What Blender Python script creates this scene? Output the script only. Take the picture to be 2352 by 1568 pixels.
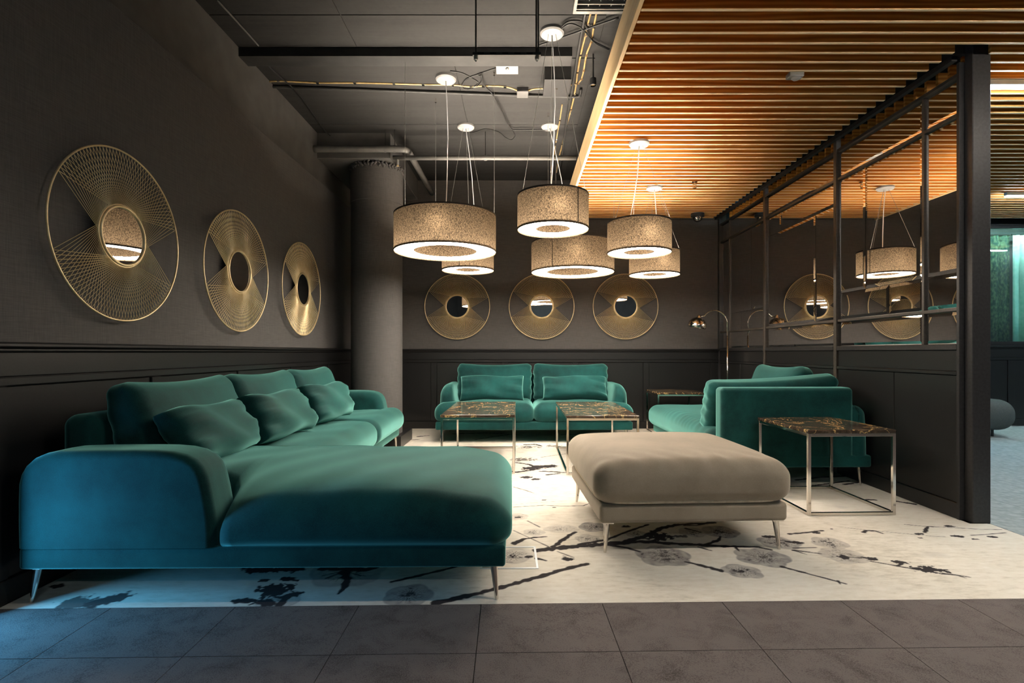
import bpy, bmesh, math, random
import numpy as np
from mathutils import Vector, Matrix

random.seed(7)
rng = np.random.default_rng(11)
for o in list(bpy.data.objects):
    bpy.data.objects.remove(o, do_unlink=True)
scene = bpy.context.scene
col = scene.collection

# ------------------------------------------------------------------ camera
F, CX, CY, CH = 1200.0, 1190.0, 808.0, 1.05          # focal length (px), vanishing point (px), eye height (m)
cam_d = bpy.data.cameras.new('camera')
cam_d.sensor_width = 36.0
cam_d.lens = 36.0 * F / 2352.0
cam_d.shift_x = -(CX - 1176.0) / 2352.0
cam_d.shift_y = (CY - 784.0) / 2352.0
cam_d.clip_start = 0.05
cam = bpy.data.objects.new('camera', cam_d)
col.objects.link(cam)
cam.location = (0, 0, CH)
cam.rotation_euler = (math.pi / 2, 0, 0)
scene.camera = cam

# ------------------------------------------------------------------ world, daylight, exposure
world = bpy.data.worlds.new('sky')
scene.world = world
world.use_nodes = True
wn = world.node_tree
wn.nodes.clear()
bg = wn.nodes.new('ShaderNodeBackground')
bg.inputs['Color'].default_value = (0.13, 0.58, 1.0, 1)       # clear blue dusk sky outside the window
bg.inputs['Strength'].default_value = 26.0
wo = wn.nodes.new('ShaderNodeOutputWorld')
wn.links.new(bg.outputs[0], wo.inputs[0])

scene.view_settings.view_transform = 'Standard'
scene.view_settings.look = 'None'
scene.view_settings.gamma = 1.0
scene.view_settings.use_curve_mapping = False
scene.view_settings.exposure = 0.78
scene.cycles.max_bounces = 9
scene.cycles.diffuse_bounces = 4
scene.cycles.glossy_bounces = 6
scene.cycles.transmission_bounces = 6
scene.cycles.transparent_max_bounces = 12
scene.cycles.sample_clamp_indirect = 6.0
scene.cycles.caustics_reflective = False
scene.cycles.caustics_refractive = False

RING_STRENGTH = 22.0        # pendant lamp diffusers
LED_STRENGTH = 40.0         # linear corridor lights, also scales the added fill lights

# ------------------------------------------------------------------ materials
MATS = {}


def new_mat(name):
    m = bpy.data.materials.new(name)
    m.use_nodes = True
    nt = m.node_tree
    nt.nodes.clear()
    out = nt.nodes.new('ShaderNodeOutputMaterial')
    p = nt.nodes.new('ShaderNodeBsdfPrincipled')
    nt.links.new(p.outputs[0], out.inputs[0])
    MATS[name] = m
    return m, nt, p, out


def setc(p, color=None, rough=None, metal=None, spec=None, sheen=None, sheen_r=None, sheen_t=None, coat=None):
    if color is not None:
        p.inputs['Base Color'].default_value = (*color, 1)
    if rough is not None:
        p.inputs['Roughness'].default_value = rough
    if metal is not None:
        p.inputs['Metallic'].default_value = metal
    if spec is not None:
        p.inputs['Specular IOR Level'].default_value = spec
    if sheen is not None:
        p.inputs['Sheen Weight'].default_value = sheen
    if sheen_r is not None:
        p.inputs['Sheen Roughness'].default_value = sheen_r
    if sheen_t is not None:
        p.inputs['Sheen Tint'].default_value = (*sheen_t, 1)
    if coat is not None:
        p.inputs['Coat Weight'].default_value = coat


def N(nt, kind, **kw):
    n = nt.nodes.new(kind)
    for k, v in kw.items():
        if k.startswith('i_'):
            key = k[2:]
            key = int(key) if key.isdigit() else key.replace('_', ' ')
            n.inputs[key].default_value = v
        else:
            setattr(n, k, v)
    return n


def ramp(nt, stops, interp='LINEAR'):
    r = nt.nodes.new('ShaderNodeValToRGB')
    r.color_ramp.interpolation = interp
    el = r.color_ramp.elements
    while len(el) > len(stops):
        el.remove(el[-1])
    while len(el) < len(stops):
        el.new(0.5)
    for e, (pos, c) in zip(el, stops):
        e.position = pos
        e.color = (*c, 1) if len(c) == 3 else c
    return r


def coords(nt, scale=(1, 1, 1), kind='Object', rand=False):
    tc = nt.nodes.new('ShaderNodeTexCoord')
    mp = nt.nodes.new('ShaderNodeMapping')
    mp.inputs['Scale'].default_value = scale
    nt.links.new(tc.outputs[kind], mp.inputs[0])
    if rand:
        oi = nt.nodes.new('ShaderNodeObjectInfo')
        mul = N(nt, 'ShaderNodeMath', operation='MULTIPLY')
        mul.inputs[1].default_value = 37.0
        nt.links.new(oi.outputs['Random'], mul.inputs[0])
        nt.links.new(mul.outputs[0], mp.inputs['Location'])
    return mp


def bump(nt, p, src, strength=0.3, dist=0.01):
    b = nt.nodes.new('ShaderNodeBump')
    b.inputs['Strength'].default_value = strength
    b.inputs['Distance'].default_value = dist
    nt.links.new(src, b.inputs['Height'])
    nt.links.new(b.outputs[0], p.inputs['Normal'])
    return b


def noise_mat(name, c1, c2, scale=8.0, detail=4.0, rough=0.6, spec=0.4, vec_scale=(1, 1, 1), b_str=0.0, b_dist=0.003,
              metal=0.0, lo=0.35, hi=0.65, rand=False, **kw):
    m, nt, p, out = new_mat(name)
    setc(p, rough=rough, spec=spec, metal=metal, **kw)
    mp = coords(nt, vec_scale, rand=rand)
    n = N(nt, 'ShaderNodeTexNoise', i_Scale=scale, i_Detail=detail)
    nt.links.new(mp.outputs[0], n.inputs['Vector'])
    r = ramp(nt, [(lo, c1), (hi, c2)])
    nt.links.new(n.outputs[0], r.inputs[0])
    nt.links.new(r.outputs[0], p.inputs['Base Color'])
    if b_str:
        bump(nt, p, n.outputs[0], b_str, b_dist)
    return m


def velvet(name, dark, light, tint, sheen=0.9):
    m, nt, p, out = new_mat(name)
    setc(p, rough=0.75, spec=0.15, sheen=sheen, sheen_r=0.42, sheen_t=tint)
    mp = coords(nt)
    a = N(nt, 'ShaderNodeTexNoise', i_Scale=3.2, i_Detail=5.0, i_Roughness=0.62)
    f = N(nt, 'ShaderNodeTexNoise', i_Scale=260.0, i_Detail=2.0)
    nt.links.new(mp.outputs[0], a.inputs['Vector'])
    nt.links.new(mp.outputs[0], f.inputs['Vector'])
    mx = N(nt, 'ShaderNodeMath', operation='MULTIPLY_ADD')
    mx.inputs[1].default_value = 0.35
    nt.links.new(f.outputs[0], mx.inputs[0])
    nt.links.new(a.outputs[0], mx.inputs[2])
    r = ramp(nt, [(0.48, dark), (0.86, light)])
    nt.links.new(mx.outputs[0], r.inputs[0])
    nt.links.new(r.outputs[0], p.inputs['Base Color'])
    bump(nt, p, f.outputs[0], 0.12, 0.001)
    return m


velvet('velvet_teal', (0.0012, 0.020, 0.021), (0.006, 0.072, 0.069), (0.36, 0.92, 0.84), 1.0)
velvet('velvet_beige', (0.27, 0.225, 0.172), (0.38, 0.325, 0.255), (1.0, 0.92, 0.80), 0.5)
noise_mat('piping_cream', (0.62, 0.52, 0.38), (0.74, 0.63, 0.48), 40)
noise_mat('chrome', (0.70, 0.66, 0.60), (0.80, 0.76, 0.70), 5, rough=0.10, metal=1.0)
noise_mat('chrome_dark', (0.30, 0.27, 0.25), (0.45, 0.42, 0.40), 5, rough=0.12, metal=1.0)
noise_mat('gold', (0.80, 0.62, 0.33), (0.90, 0.74, 0.46), 30, rough=0.40, metal=0.55)
noise_mat('mirror', (0.80, 0.79, 0.77), (0.84, 0.83, 0.82), 2, rough=0.012, metal=1.0)
noise_mat('black_panel', (0.0105, 0.0108, 0.0115), (0.0145, 0.0148, 0.0155), 120, rough=0.32, spec=0.55, b_str=0.02, b_dist=0.001)
noise_mat('black_metal', (0.018, 0.018, 0.019), (0.028, 0.028, 0.03), 60, rough=0.38, spec=0.5)
noise_mat('bronze_metal', (0.050, 0.042, 0.036), (0.070, 0.060, 0.052), 60, rough=0.34, spec=0.6)
noise_mat('black_void', (0.006, 0.006, 0.006), (0.009, 0.009, 0.009), 4, rough=0.9, spec=0.1)
noise_mat('grey_paint', (0.075, 0.074, 0.071), (0.10, 0.098, 0.095), 6, rough=0.6, b_str=0.1)
noise_mat('pipe_grey', (0.085, 0.083, 0.078), (0.12, 0.117, 0.11), 10, rough=0.5)
noise_mat('dark_paint', (0.018, 0.018, 0.018), (0.03, 0.03, 0.029), 10, rough=0.5)
noise_mat('cable_black', (0.010, 0.010, 0.010), (0.018, 0.018, 0.018), 30, rough=0.45)
noise_mat('cable_gold', (0.26, 0.17, 0.06), (0.42, 0.30, 0.13), 14, rough=0.35, spec=0.6)
noise_mat('white_plastic', (0.22, 0.218, 0.214), (0.27, 0.267, 0.262), 8, rough=0.4)
noise_mat('white_cord', (0.75, 0.75, 0.78), (0.85, 0.85, 0.88), 8, rough=0.4)
noise_mat('grey_metal', (0.26, 0.26, 0.25), (0.33, 0.33, 0.31), 12, rough=0.35, metal=0.5)
noise_mat('steel_frame', (0.62, 0.66, 0.70), (0.72, 0.75, 0.78), 20, rough=0.3, metal=0.6)
noise_mat('pouf_fabric', (0.085, 0.095, 0.095), (0.12, 0.13, 0.13), 160, rough=0.9, spec=0.1, b_str=0.2, b_dist=0.002)
noise_mat('shade_trim', (0.02, 0.015, 0.012), (0.03, 0.024, 0.02), 30, rough=0.7)
noise_mat('oak_edge', (0.78, 0.54, 0.27), (0.88, 0.66, 0.37), 6, vec_scale=(6, 0.5, 6), rough=0.45)
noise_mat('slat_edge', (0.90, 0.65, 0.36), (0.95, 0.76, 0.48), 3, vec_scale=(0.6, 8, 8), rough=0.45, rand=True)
noise_mat('corridor_carpet', (0.32, 0.37, 0.38), (0.48, 0.53, 0.54), 26, detail=8, rough=0.95, spec=0.05, lo=0.3, hi=0.7, rand=True)
noise_mat('hall_wall', (0.10, 0.105, 0.11), (0.13, 0.135, 0.14), 3, rough=0.7)
noise_mat('curtain_green', (0.010, 0.045, 0.040), (0.17, 0.21, 0.12), 40, detail=8, rough=0.9, vec_scale=(1, 1, 0.5), lo=0.42, hi=0.66)  # dark reflection in the corridor mirror put into the colour
noise_mat('curtain_teal', (0.50, 0.75, 0.70), (0.66, 0.86, 0.82), 20, detail=6, rough=0.9)  # reflected bright windows put into the colour


def fabric_wall():
    m, nt, p, out = new_mat('wall_fabric')
    setc(p, rough=0.85, spec=0.2)
    mp = coords(nt, (1, 1, 1))
    w1 = coords(nt, (12, 12, 420))
    w2 = coords(nt, (420, 420, 12))
    a = N(nt, 'ShaderNodeTexNoise', i_Scale=1.0, i_Detail=2.0)
    b = N(nt, 'ShaderNodeTexNoise', i_Scale=1.0, i_Detail=2.0)
    nt.links.new(w1.outputs[0], a.inputs['Vector'])
    nt.links.new(w2.outputs[0], b.inputs['Vector'])
    s = N(nt, 'ShaderNodeMath', operation='ADD')
    nt.links.new(a.outputs[0], s.inputs[0])
    nt.links.new(b.outputs[0], s.inputs[1])
    r = ramp(nt, [(0.35, (0.080, 0.077, 0.077)), (0.75, (0.138, 0.132, 0.130))])
    h = N(nt, 'ShaderNodeMath', operation='MULTIPLY')
    h.inputs[1].default_value = 0.5
    nt.links.new(s.outputs[0], h.inputs[0])
    nt.links.new(h.outputs[0], r.inputs[0])
    nt.links.new(r.outputs[0], p.inputs['Base Color'])
    bump(nt, p, h.outputs[0], 0.15, 0.002)


fabric_wall()


def concrete():
    m, nt, p, out = new_mat('concrete_dark')
    setc(p, rough=0.75, spec=0.25)
    mp = coords(nt, (0.35, 6.0, 1))
    n = N(nt, 'ShaderNodeTexNoise', i_Scale=2.5, i_Detail=8.0, i_Roughness=0.6)
    nt.links.new(mp.outputs[0], n.inputs['Vector'])
    mp2 = coords(nt, (1, 1, 1))
    sp = N(nt, 'ShaderNodeTexNoise', i_Scale=28.0, i_Detail=4.0)
    nt.links.new(mp2.outputs[0], sp.inputs['Vector'])
    r = ramp(nt, [(0.25, (0.011, 0.011, 0.011)), (0.5, (0.022, 0.0215, 0.0208)), (0.8, (0.031, 0.0305, 0.0295))])
    mixv = N(nt, 'ShaderNodeMath', operation='MULTIPLY_ADD')
    mixv.inputs[1].default_value = 0.35
    nt.links.new(sp.outputs[0], mixv.inputs[0])
    s2 = N(nt, 'ShaderNodeMath', operation='MULTIPLY')
    s2.inputs[1].default_value = 0.68
    nt.links.new(n.outputs[0], s2.inputs[0])
    nt.links.new(s2.outputs[0], mixv.inputs[2])
    nt.links.new(mixv.outputs[0], r.inputs[0])
    nt.links.new(r.outputs[0], p.inputs['Base Color'])
    bump(nt, p, n.outputs[0], 0.35, 0.006)


concrete()


def wood():
    m, nt, p, out = new_mat('slat_wood')
    setc(p, rough=0.42, spec=0.4)
    mp = coords(nt, (0.9, 7.0, 9.0), rand=True)
    n = N(nt, 'ShaderNodeTexNoise', i_Scale=1.6, i_Detail=3.0, i_Distortion=0.6)
    nt.links.new(mp.outputs[0], n.inputs['Vector'])
    w = N(nt, 'ShaderNodeTexWave', wave_type='BANDS', bands_direction='Z')
    w.inputs['Scale'].default_value = 1.1
    w.inputs['Distortion'].default_value = 9.0
    w.inputs['Detail'].default_value = 3.0
    w.inputs['Detail Scale'].default_value = 0.8
    nt.links.new(mp.outputs[0], w.inputs['Vector'])
    mx = N(nt, 'ShaderNodeMix', data_type='FLOAT')
    mx.inputs[0].default_value = 0.5
    nt.links.new(n.outputs[0], mx.inputs[2])
    nt.links.new(w.outputs[1], mx.inputs[3])
    r = ramp(nt, [(0.2, (0.44, 0.14, 0.020)), (0.55, (0.66, 0.27, 0.045)), (0.85, (0.82, 0.42, 0.10))])
    nt.links.new(mx.outputs[0], r.inputs[0])
    nt.links.new(r.outputs[0], p.inputs['Base Color'])


wood()


def marble():
    m, nt, p, out = new_mat('marble_brown')
    setc(p, rough=0.16, spec=0.4)
    mp = coords(nt, (1, 1, 1), rand=True)
    d = N(nt, 'ShaderNodeTexNoise', i_Scale=3.0, i_Detail=6.0, i_Roughness=0.65, i_Distortion=1.2)
    nt.links.new(mp.outputs[0], d.inputs['Vector'])
    n = N(nt, 'ShaderNodeTexNoise', i_Scale=6.0, i_Detail=10.0, i_Roughness=0.7, i_Distortion=2.2)
    nt.links.new(mp.outputs[0], n.inputs['Vector'])
    base = ramp(nt, [(0.3, (0.016, 0.012, 0.010)), (0.55, (0.060, 0.042, 0.030)), (0.72, (0.17, 0.12, 0.075))])
    nt.links.new(n.outputs[0], base.inputs[0])
    vein = ramp(nt, [(0.485, (0, 0, 0)), (0.50, (1, 1, 1)), (0.515, (0, 0, 0))])
    nt.links.new(d.outputs[0], vein.inputs[0])
    mx = N(nt, 'ShaderNodeMix', data_type='RGBA')
    nt.links.new(vein.outputs[0], mx.inputs[0])
    nt.links.new(base.outputs[0], mx.inputs[6])
    mx.inputs[7].default_value = (0.62, 0.42, 0.17, 1)
    nt.links.new(mx.outputs[2], p.inputs['Base Color'])


marble()


def lamp_fabric():
    m = bpy.data.materials.new('lamp_fabric')
    m.use_nodes = True
    nt = m.node_tree
    nt.nodes.clear()
    MATS['lamp_fabric'] = m
    out = nt.nodes.new('ShaderNodeOutputMaterial')
    mp = coords(nt, (1, 1, 0.45))
    n = N(nt, 'ShaderNodeTexNoise', i_Scale=210.0, i_Detail=3.0, i_Roughness=0.7)
    nt.links.new(mp.outputs[0], n.inputs['Vector'])
    r = ramp(nt, [(0.38, (0.028, 0.020, 0.0135)), (0.66, (0.225, 0.165, 0.105))])
    nt.links.new(n.outputs[0], r.inputs[0])
    d = nt.nodes.new('ShaderNodeBsdfDiffuse')
    t = nt.nodes.new('ShaderNodeBsdfTranslucent')
    nt.links.new(r.outputs[0], d.inputs[0])
    nt.links.new(r.outputs[0], t.inputs[0])
    mx = nt.nodes.new('ShaderNodeMixShader')
    mx.inputs[0].default_value = 0.07
    nt.links.new(d.outputs[0], mx.inputs[1])
    nt.links.new(t.outputs[0], mx.inputs[2])
    nt.links.new(mx.outputs[0], out.inputs[0])


lamp_fabric()


def emit(name, color, strength):
    m = bpy.data.materials.new(name)
    m.use_nodes = True
    nt = m.node_tree
    nt.nodes.clear()
    MATS[name] = m
    out = nt.nodes.new('ShaderNodeOutputMaterial')
    e = nt.nodes.new('ShaderNodeEmission')
    e.inputs[0].default_value = (*color, 1)
    e.inputs[1].default_value = strength
    nt.links.new(e.outputs[0], out.inputs[0])
    return m


emit('lamp_diffuser', (1.0, 0.87, 0.72), RING_STRENGTH)
emit('lamp_diffuser_top', (1.0, 0.87, 0.72), 78.0)
emit('bulb_glow', (1.0, 0.85, 0.66), 330.0)
emit('led_white', (0.80, 0.95, 1.0), LED_STRENGTH * 1.6)
emit('led_fill', (1.0, 0.90, 0.78), LED_STRENGTH * 2.7)  # for the added fill light over the front carpet


def glass(name, tint, gloss=0.08, rough=0.0):
    m = bpy.data.materials.new(name)
    m.use_nodes = True
    nt = m.node_tree
    nt.nodes.clear()
    MATS[name] = m
    out = nt.nodes.new('ShaderNodeOutputMaterial')
    t = nt.nodes.new('ShaderNodeBsdfTransparent')
    t.inputs[0].default_value = (*tint, 1)
    g = nt.nodes.new('ShaderNodeBsdfGlossy')
    g.inputs['Roughness'].default_value = rough
    mx = nt.nodes.new('ShaderNodeMixShader')
    mx.inputs[0].default_value = gloss
    nt.links.new(t.outputs[0], mx.inputs[1])
    nt.links.new(g.outputs[0], mx.inputs[2])
    nt.links.new(mx.outputs[0], out.inputs[0])


glass('window_glass', (0.93, 0.96, 1.0), 0.05)
glass('corridor_glass', (0.72, 0.92, 0.85), 0.16)


def dark_carpet():
    m, nt, p, out = new_mat('dark_carpet')
    setc(p, rough=0.97, spec=0.05)
    mp = coords(nt, (1, 1, 1), rand=True)
    a = N(nt, 'ShaderNodeTexNoise', i_Scale=9.0, i_Detail=8.0, i_Roughness=0.65, i_Distortion=0.6)
    f = N(nt, 'ShaderNodeTexNoise', i_Scale=240.0, i_Detail=2.0)
    nt.links.new(mp.outputs[0], a.inputs['Vector'])
    nt.links.new(mp.outputs[0], f.inputs['Vector'])
    s = N(nt, 'ShaderNodeMath', operation='MULTIPLY_ADD')
    s.inputs[1].default_value = 0.9
    nt.links.new(f.outputs[0], s.inputs[0])
    nt.links.new(a.outputs[0], s.inputs[2])
    r = ramp(nt, [(0.55, (0.052, 0.045, 0.043)), (1.4, (0.165, 0.143, 0.138))])
    nt.links.new(s.outputs[0], r.inputs[0])
    nt.links.new(r.outputs[0], p.inputs['Base Color'])
    bump(nt, p, f.outputs[0], 0.5, 0.003)


dark_carpet()


def rug_mat():
    m, nt, p, out = new_mat('printed_carpet')
    setc(p, rough=0.95, spec=0.06)
    at = N(nt, 'ShaderNodeAttribute', attribute_name='print')
    sep = nt.nodes.new('ShaderNodeSeparateColor')
    nt.links.new(at.outputs['Color'], sep.inputs[0])
    mp = coords(nt, (3.0, 9.0, 1))
    a = N(nt, 'ShaderNodeTexNoise', i_Scale=4.0, i_Detail=10.0, i_Roughness=0.7)
    nt.links.new(mp.outputs[0], a.inputs['Vector'])
    mp2 = coords(nt, (1, 1, 1))
    b = N(nt, 'ShaderNodeTexNoise', i_Scale=1.3, i_Detail=4.0)
    nt.links.new(mp2.outputs[0], b.inputs['Vector'])
    f = N(nt, 'ShaderNodeTexNoise', i_Scale=300.0, i_Detail=2.0)
    nt.links.new(mp2.outputs[0], f.inputs['Vector'])
    s = N(nt, 'ShaderNodeMath', operation='MULTIPLY_ADD')
    s.inputs[1].default_value = 0.7
    nt.links.new(b.outputs[0], s.inputs[0])
    nt.links.new(a.outputs[0], s.inputs[2])
    r = ramp(nt, [(0.55, (0.52, 0.475, 0.395)), (0.78, (0.72, 0.67, 0.58)), (1.0, (0.80, 0.76, 0.68))])
    nt.links.new(s.outputs[0], r.inputs[0])
    m1 = N(nt, 'ShaderNodeMix', data_type='RGBA')
    nt.links.new(sep.outputs[1], m1.inputs[0])
    nt.links.new(r.outputs[0], m1.inputs[6])
    m1.inputs[7].default_value = (0.20, 0.185, 0.19, 1)
    m2 = N(nt, 'ShaderNodeMix', data_type='RGBA')
    nt.links.new(sep.outputs[0], m2.inputs[0])
    nt.links.new(m1.outputs[2], m2.inputs[6])
    m2.inputs[7].default_value = (0.045, 0.04, 0.042, 1)
    nt.links.new(m2.outputs[2], p.inputs['Base Color'])
    bump(nt, p, f.outputs[0], 0.3, 0.002)


rug_mat()

# ------------------------------------------------------------------ mesh helpers


def link(name, me, mat=None, parent=None, loc=(0, 0, 0), rotz=0.0):
    o = bpy.data.objects.new(name, me)
    col.objects.link(o)
    if mat is not None and me is not None and len(me.materials) == 0:
        me.materials.append(MATS[mat])
    o.location = loc
    o.rotation_euler = (0, 0, rotz)
    if parent is not None:
        o.parent = parent
    return o


def thing(name, label, cat, loc=(0, 0, 0), rotz=0.0, group=None):
    o = bpy.data.objects.new(name, None)
    col.objects.link(o)
    o.empty_display_size = 0.1
    o.location = loc
    o.rotation_euler = (0, 0, rotz)
    o['label'] = label
    o['category'] = cat
    if group:
        o['group'] = group
    return o


def tag(o, label, cat, group=None):
    o['label'] = label
    o['category'] = cat
    if group:
        o['group'] = group
    return o


def struct(o, label=None):
    o['kind'] = 'structure'
    if label:
        o['label'] = label
    return o


class MB:
    def __init__(self):
        self.v, self.f = [], []

    def add(self, verts, faces):
        b = len(self.v)
        self.v += [tuple(q) for q in verts]
        self.f += [tuple(b + i for i in fc) for fc in faces]
        return self

    def box(self, x0, x1, y0, y1, z0, z1, bev=0.0, seg=1):
        if bev <= 0:
            vs = [(x, y, z) for z in (z0, z1) for y in (y0, y1) for x in (x0, x1)]
            return self.add(vs, [(0, 2, 3, 1), (4, 5, 7, 6), (0, 1, 5, 4), (2, 6, 7, 3), (0, 4, 6, 2), (1, 3, 7, 5)])
        bm = bmesh.new()
        bmesh.ops.create_cube(bm, size=1.0)
        for q in bm.verts:
            q.co = Vector((x0 + (q.co.x + .5) * (x1 - x0), y0 + (q.co.y + .5) * (y1 - y0), z0 + (q.co.z + .5) * (z1 - z0)))
        bmesh.ops.bevel(bm, geom=list(bm.edges), offset=bev, segments=seg, affect='EDGES', profile=0.5)
        bm.verts.index_update()
        self.add([q.co[:] for q in bm.verts], [[q.index for q in fc.verts] for fc in bm.faces])
        bm.free()
        return self

    def tube(self, pts, r, n=8, cap=True, radii=None):
        pts = [Vector(q) for q in pts]
        m = len(pts)
        tang = []
        for i in range(m):
            t = (pts[min(i + 1, m - 1)] - pts[max(i - 1, 0)])
            tang.append(t.normalized() if t.length > 0 else Vector((0, 0, 1)))
        up = Vector((0, 0, 1)) if abs(tang[0].z) < 0.9 else Vector((1, 0, 0))
        u = tang[0].cross(up).normalized()
        vs = []
        for i in range(m):
            u = (u - tang[i] * u.dot(tang[i])).normalized()
            w = tang[i].cross(u)
            rr = radii[i] if radii else r
            for k in range(n):
                a = 2 * math.pi * k / n
                vs.append(pts[i] + (u * math.cos(a) + w * math.sin(a)) * rr)
        fs = []
        for i in range(m - 1):
            for k in range(n):
                fs.append((i * n + k, i * n + (k + 1) % n, (i + 1) * n + (k + 1) % n, (i + 1) * n + k))
        if cap:
            fs.append(tuple(reversed(range(n))))
            fs.append(tuple((m - 1) * n + k for k in range(n)))
        return self.add(vs, fs)

    def lathe(self, prof, n=48, cx=0, cy=0, close=False):
        vs, fs = [], []
        m = len(prof)
        for (r, z) in prof:
            for k in range(n):
                a = 2 * math.pi * k / n
                vs.append((cx + r * math.cos(a), cy + r * math.sin(a), z))
        for i in range(m if close else m - 1):
            j = (i + 1) % m
            for k in range(n):
                fs.append((i * n + k, i * n + (k + 1) % n, j * n + (k + 1) % n, j * n + k))
        return self.add(vs, fs)

    def mesh(self, name, smooth=False):
        me = bpy.data.meshes.new(name)
        me.from_pydata(self.v, [], self.f)
        if smooth:
            me.shade_smooth()
        me.update()
        return me

    def build(self, name, mat, parent=None, smooth=False, loc=(0, 0, 0), rotz=0.0, auto=None):
        me = self.mesh(name, smooth)
        if auto is not None:
            me.shade_smooth()
            me.set_sharp_from_angle(angle=math.radians(auto))
        return link(name, me, mat, parent, loc, rotz)


def part_box(name, mat, parent, x0, x1, y0, y1, z0, z1, bev=0.0, seg=1):
    return MB().box(x0, x1, y0, y1, z0, z1, bev, seg).build(name, mat, parent)


def axis_stops(s, r, m, n):
    a = [-s / 2 + r - r * math.tan(math.pi / 4 * (1 - i / m)) for i in range(m)]
    inner = s - 2 * r
    c = [-s / 2 + r + inner * i / n for i in range(n + 1)]
    b = [-q for q in reversed(a)]
    return a + c + b


def soft_mesh(name, size, r, n=(10, 10, 4), m=4, deform=None):
    """A rounded box whose points run through deform(x, y, z, u, v, w); u, v, w in -1..1."""
    sx, sy, sz = size
    r = min(r, sx / 2 * 0.98, sy / 2 * 0.98, sz / 2 * 0.98)
    X, Y, Z = axis_stops(sx, r, m, n[0]), axis_stops(sy, r, m, n[1]), axis_stops(sz, r, m, n[2])
    idx, vs, fs = {}, [], []

    def vid(i, j, k):
        key = (i, j, k)
        if key not in idx:
            q = [X[i], Y[j], Z[k]]
            c = [max(-s / 2 + r, min(s / 2 - r, t)) for s, t in zip(size, q)]
            d = [t - cc for t, cc in zip(q, c)]
            L = math.sqrt(sum(t * t for t in d))
            q = [cc + (r * t / L if L > 0 else 0) for cc, t in zip(c, d)]
            if deform:
                q = deform(q[0], q[1], q[2], q[0] / (sx / 2), q[1] / (sy / 2), q[2] / (sz / 2))
            idx[key] = len(vs)
            vs.append(tuple(q))
        return idx[key]

    I, J, K = len(X) - 1, len(Y) - 1, len(Z) - 1
    for i in range(I):
        for j in range(J):
            fs.append((vid(i, j, 0), vid(i, j + 1, 0), vid(i + 1, j + 1, 0), vid(i + 1, j, 0)))
            fs.append((vid(i, j, K), vid(i + 1, j, K), vid(i + 1, j + 1, K), vid(i, j + 1, K)))
    for i in range(I):
        for k in range(K):
            fs.append((vid(i, 0, k), vid(i + 1, 0, k), vid(i + 1, 0, k + 1), vid(i, 0, k + 1)))
            fs.append((vid(i, J, k), vid(i, J, k + 1), vid(i + 1, J, k + 1), vid(i + 1, J, k)))
    for j in range(J):
        for k in range(K):
            fs.append((vid(0, j, k), vid(0, j, k + 1), vid(0, j + 1, k + 1), vid(0, j + 1, k)))
            fs.append((vid(I, j, k), vid(I, j + 1, k), vid(I, j + 1, k + 1), vid(I, j, k + 1)))
    me = bpy.data.meshes.new(name)
    me.from_pydata(vs, [], fs)
    me.shade_smooth()
    me.update()
    return me


def smooth01(t):
    t = max(0.0, min(1.0, t))
    return t * t * (3 - 2 * t)


def copy_tree(o, parent=None):
    c = o.copy()
    col.objects.link(c)
    if parent is not None:
        c.parent = parent
    for ch in list(o.children):
        copy_tree(ch, c)
    return c


def fp(u, v):
    """point of the floor seen at a photo pixel"""
    Y = F * CH / (v - CY)
    return ((u - CX) * Y / F, Y)

# ================================================================== THE SETTING
ZC = 3.42            # concrete soffit
ZS = 2.868           # underside of the wooden slats
YB = 7.20            # back wall
XL = -2.17           # upper left wall
XP = 2.77            # face of the mirrored partition
TH = 0.0213          # the floor grid is laid slightly off the walls
YF = 2.18            # front edge of the printed carpet at x = 0

# ---- floor: slab with carpet tiles
floor = struct(part_box('floor', 'dark_carpet', None, -2.5, 8.7, -4.6, 8.1, -0.2, -0.011))
tile_me = MB().box(0.0015, 0.5035, 0.0015, 0.5035, -0.010, 0.0).mesh('carpet_tile')
tile_cut = MB().box(0.0015, 0.5035, 0.0015, 0.353, -0.010, 0.0).mesh('carpet_tile_cut')
for me in (tile_me, tile_cut):
    me.materials.append(MATS['dark_carpet'])
ca, sa = math.cos(TH), math.sin(TH)


def fl(x, y):
    return (x * ca - y * sa, YF + x * sa + y * ca)


for r in range(5):
    for c in range(-5, 7):
        lx = -0.154 + 0.505 * c
        ly = -0.355 if r == 0 else -0.355 - 0.505 * r
        wx, wy = fl(lx, ly)
        if wx < -2.2:
            continue
        link('carpet_tile', tile_cut if r == 0 else tile_me, None, floor, (wx, wy, 0), TH)
ctile = MB().box(0.0015, 0.4985, 0.0015, 0.4985, -0.010, 0.0).mesh('corridor_carpet_tile')
ctile.materials.append(MATS['corridor_carpet'])
for i in range(11):
    for j in range(11):
        x, y = 2.89 + 0.5 * i, 2.28 + 0.5 * j
        if (x + 0.5) / (y) < 0.84 or y > 7.2 or x / y > 1.15:
            continue
        link('carpet_tile', ctile, None, floor, (x, y, 0))
struct(part_box('floor_corridor', 'corridor_carpet', None, 2.885, 8.6, 2.28, 7.5, -0.0105, -0.006))


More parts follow.
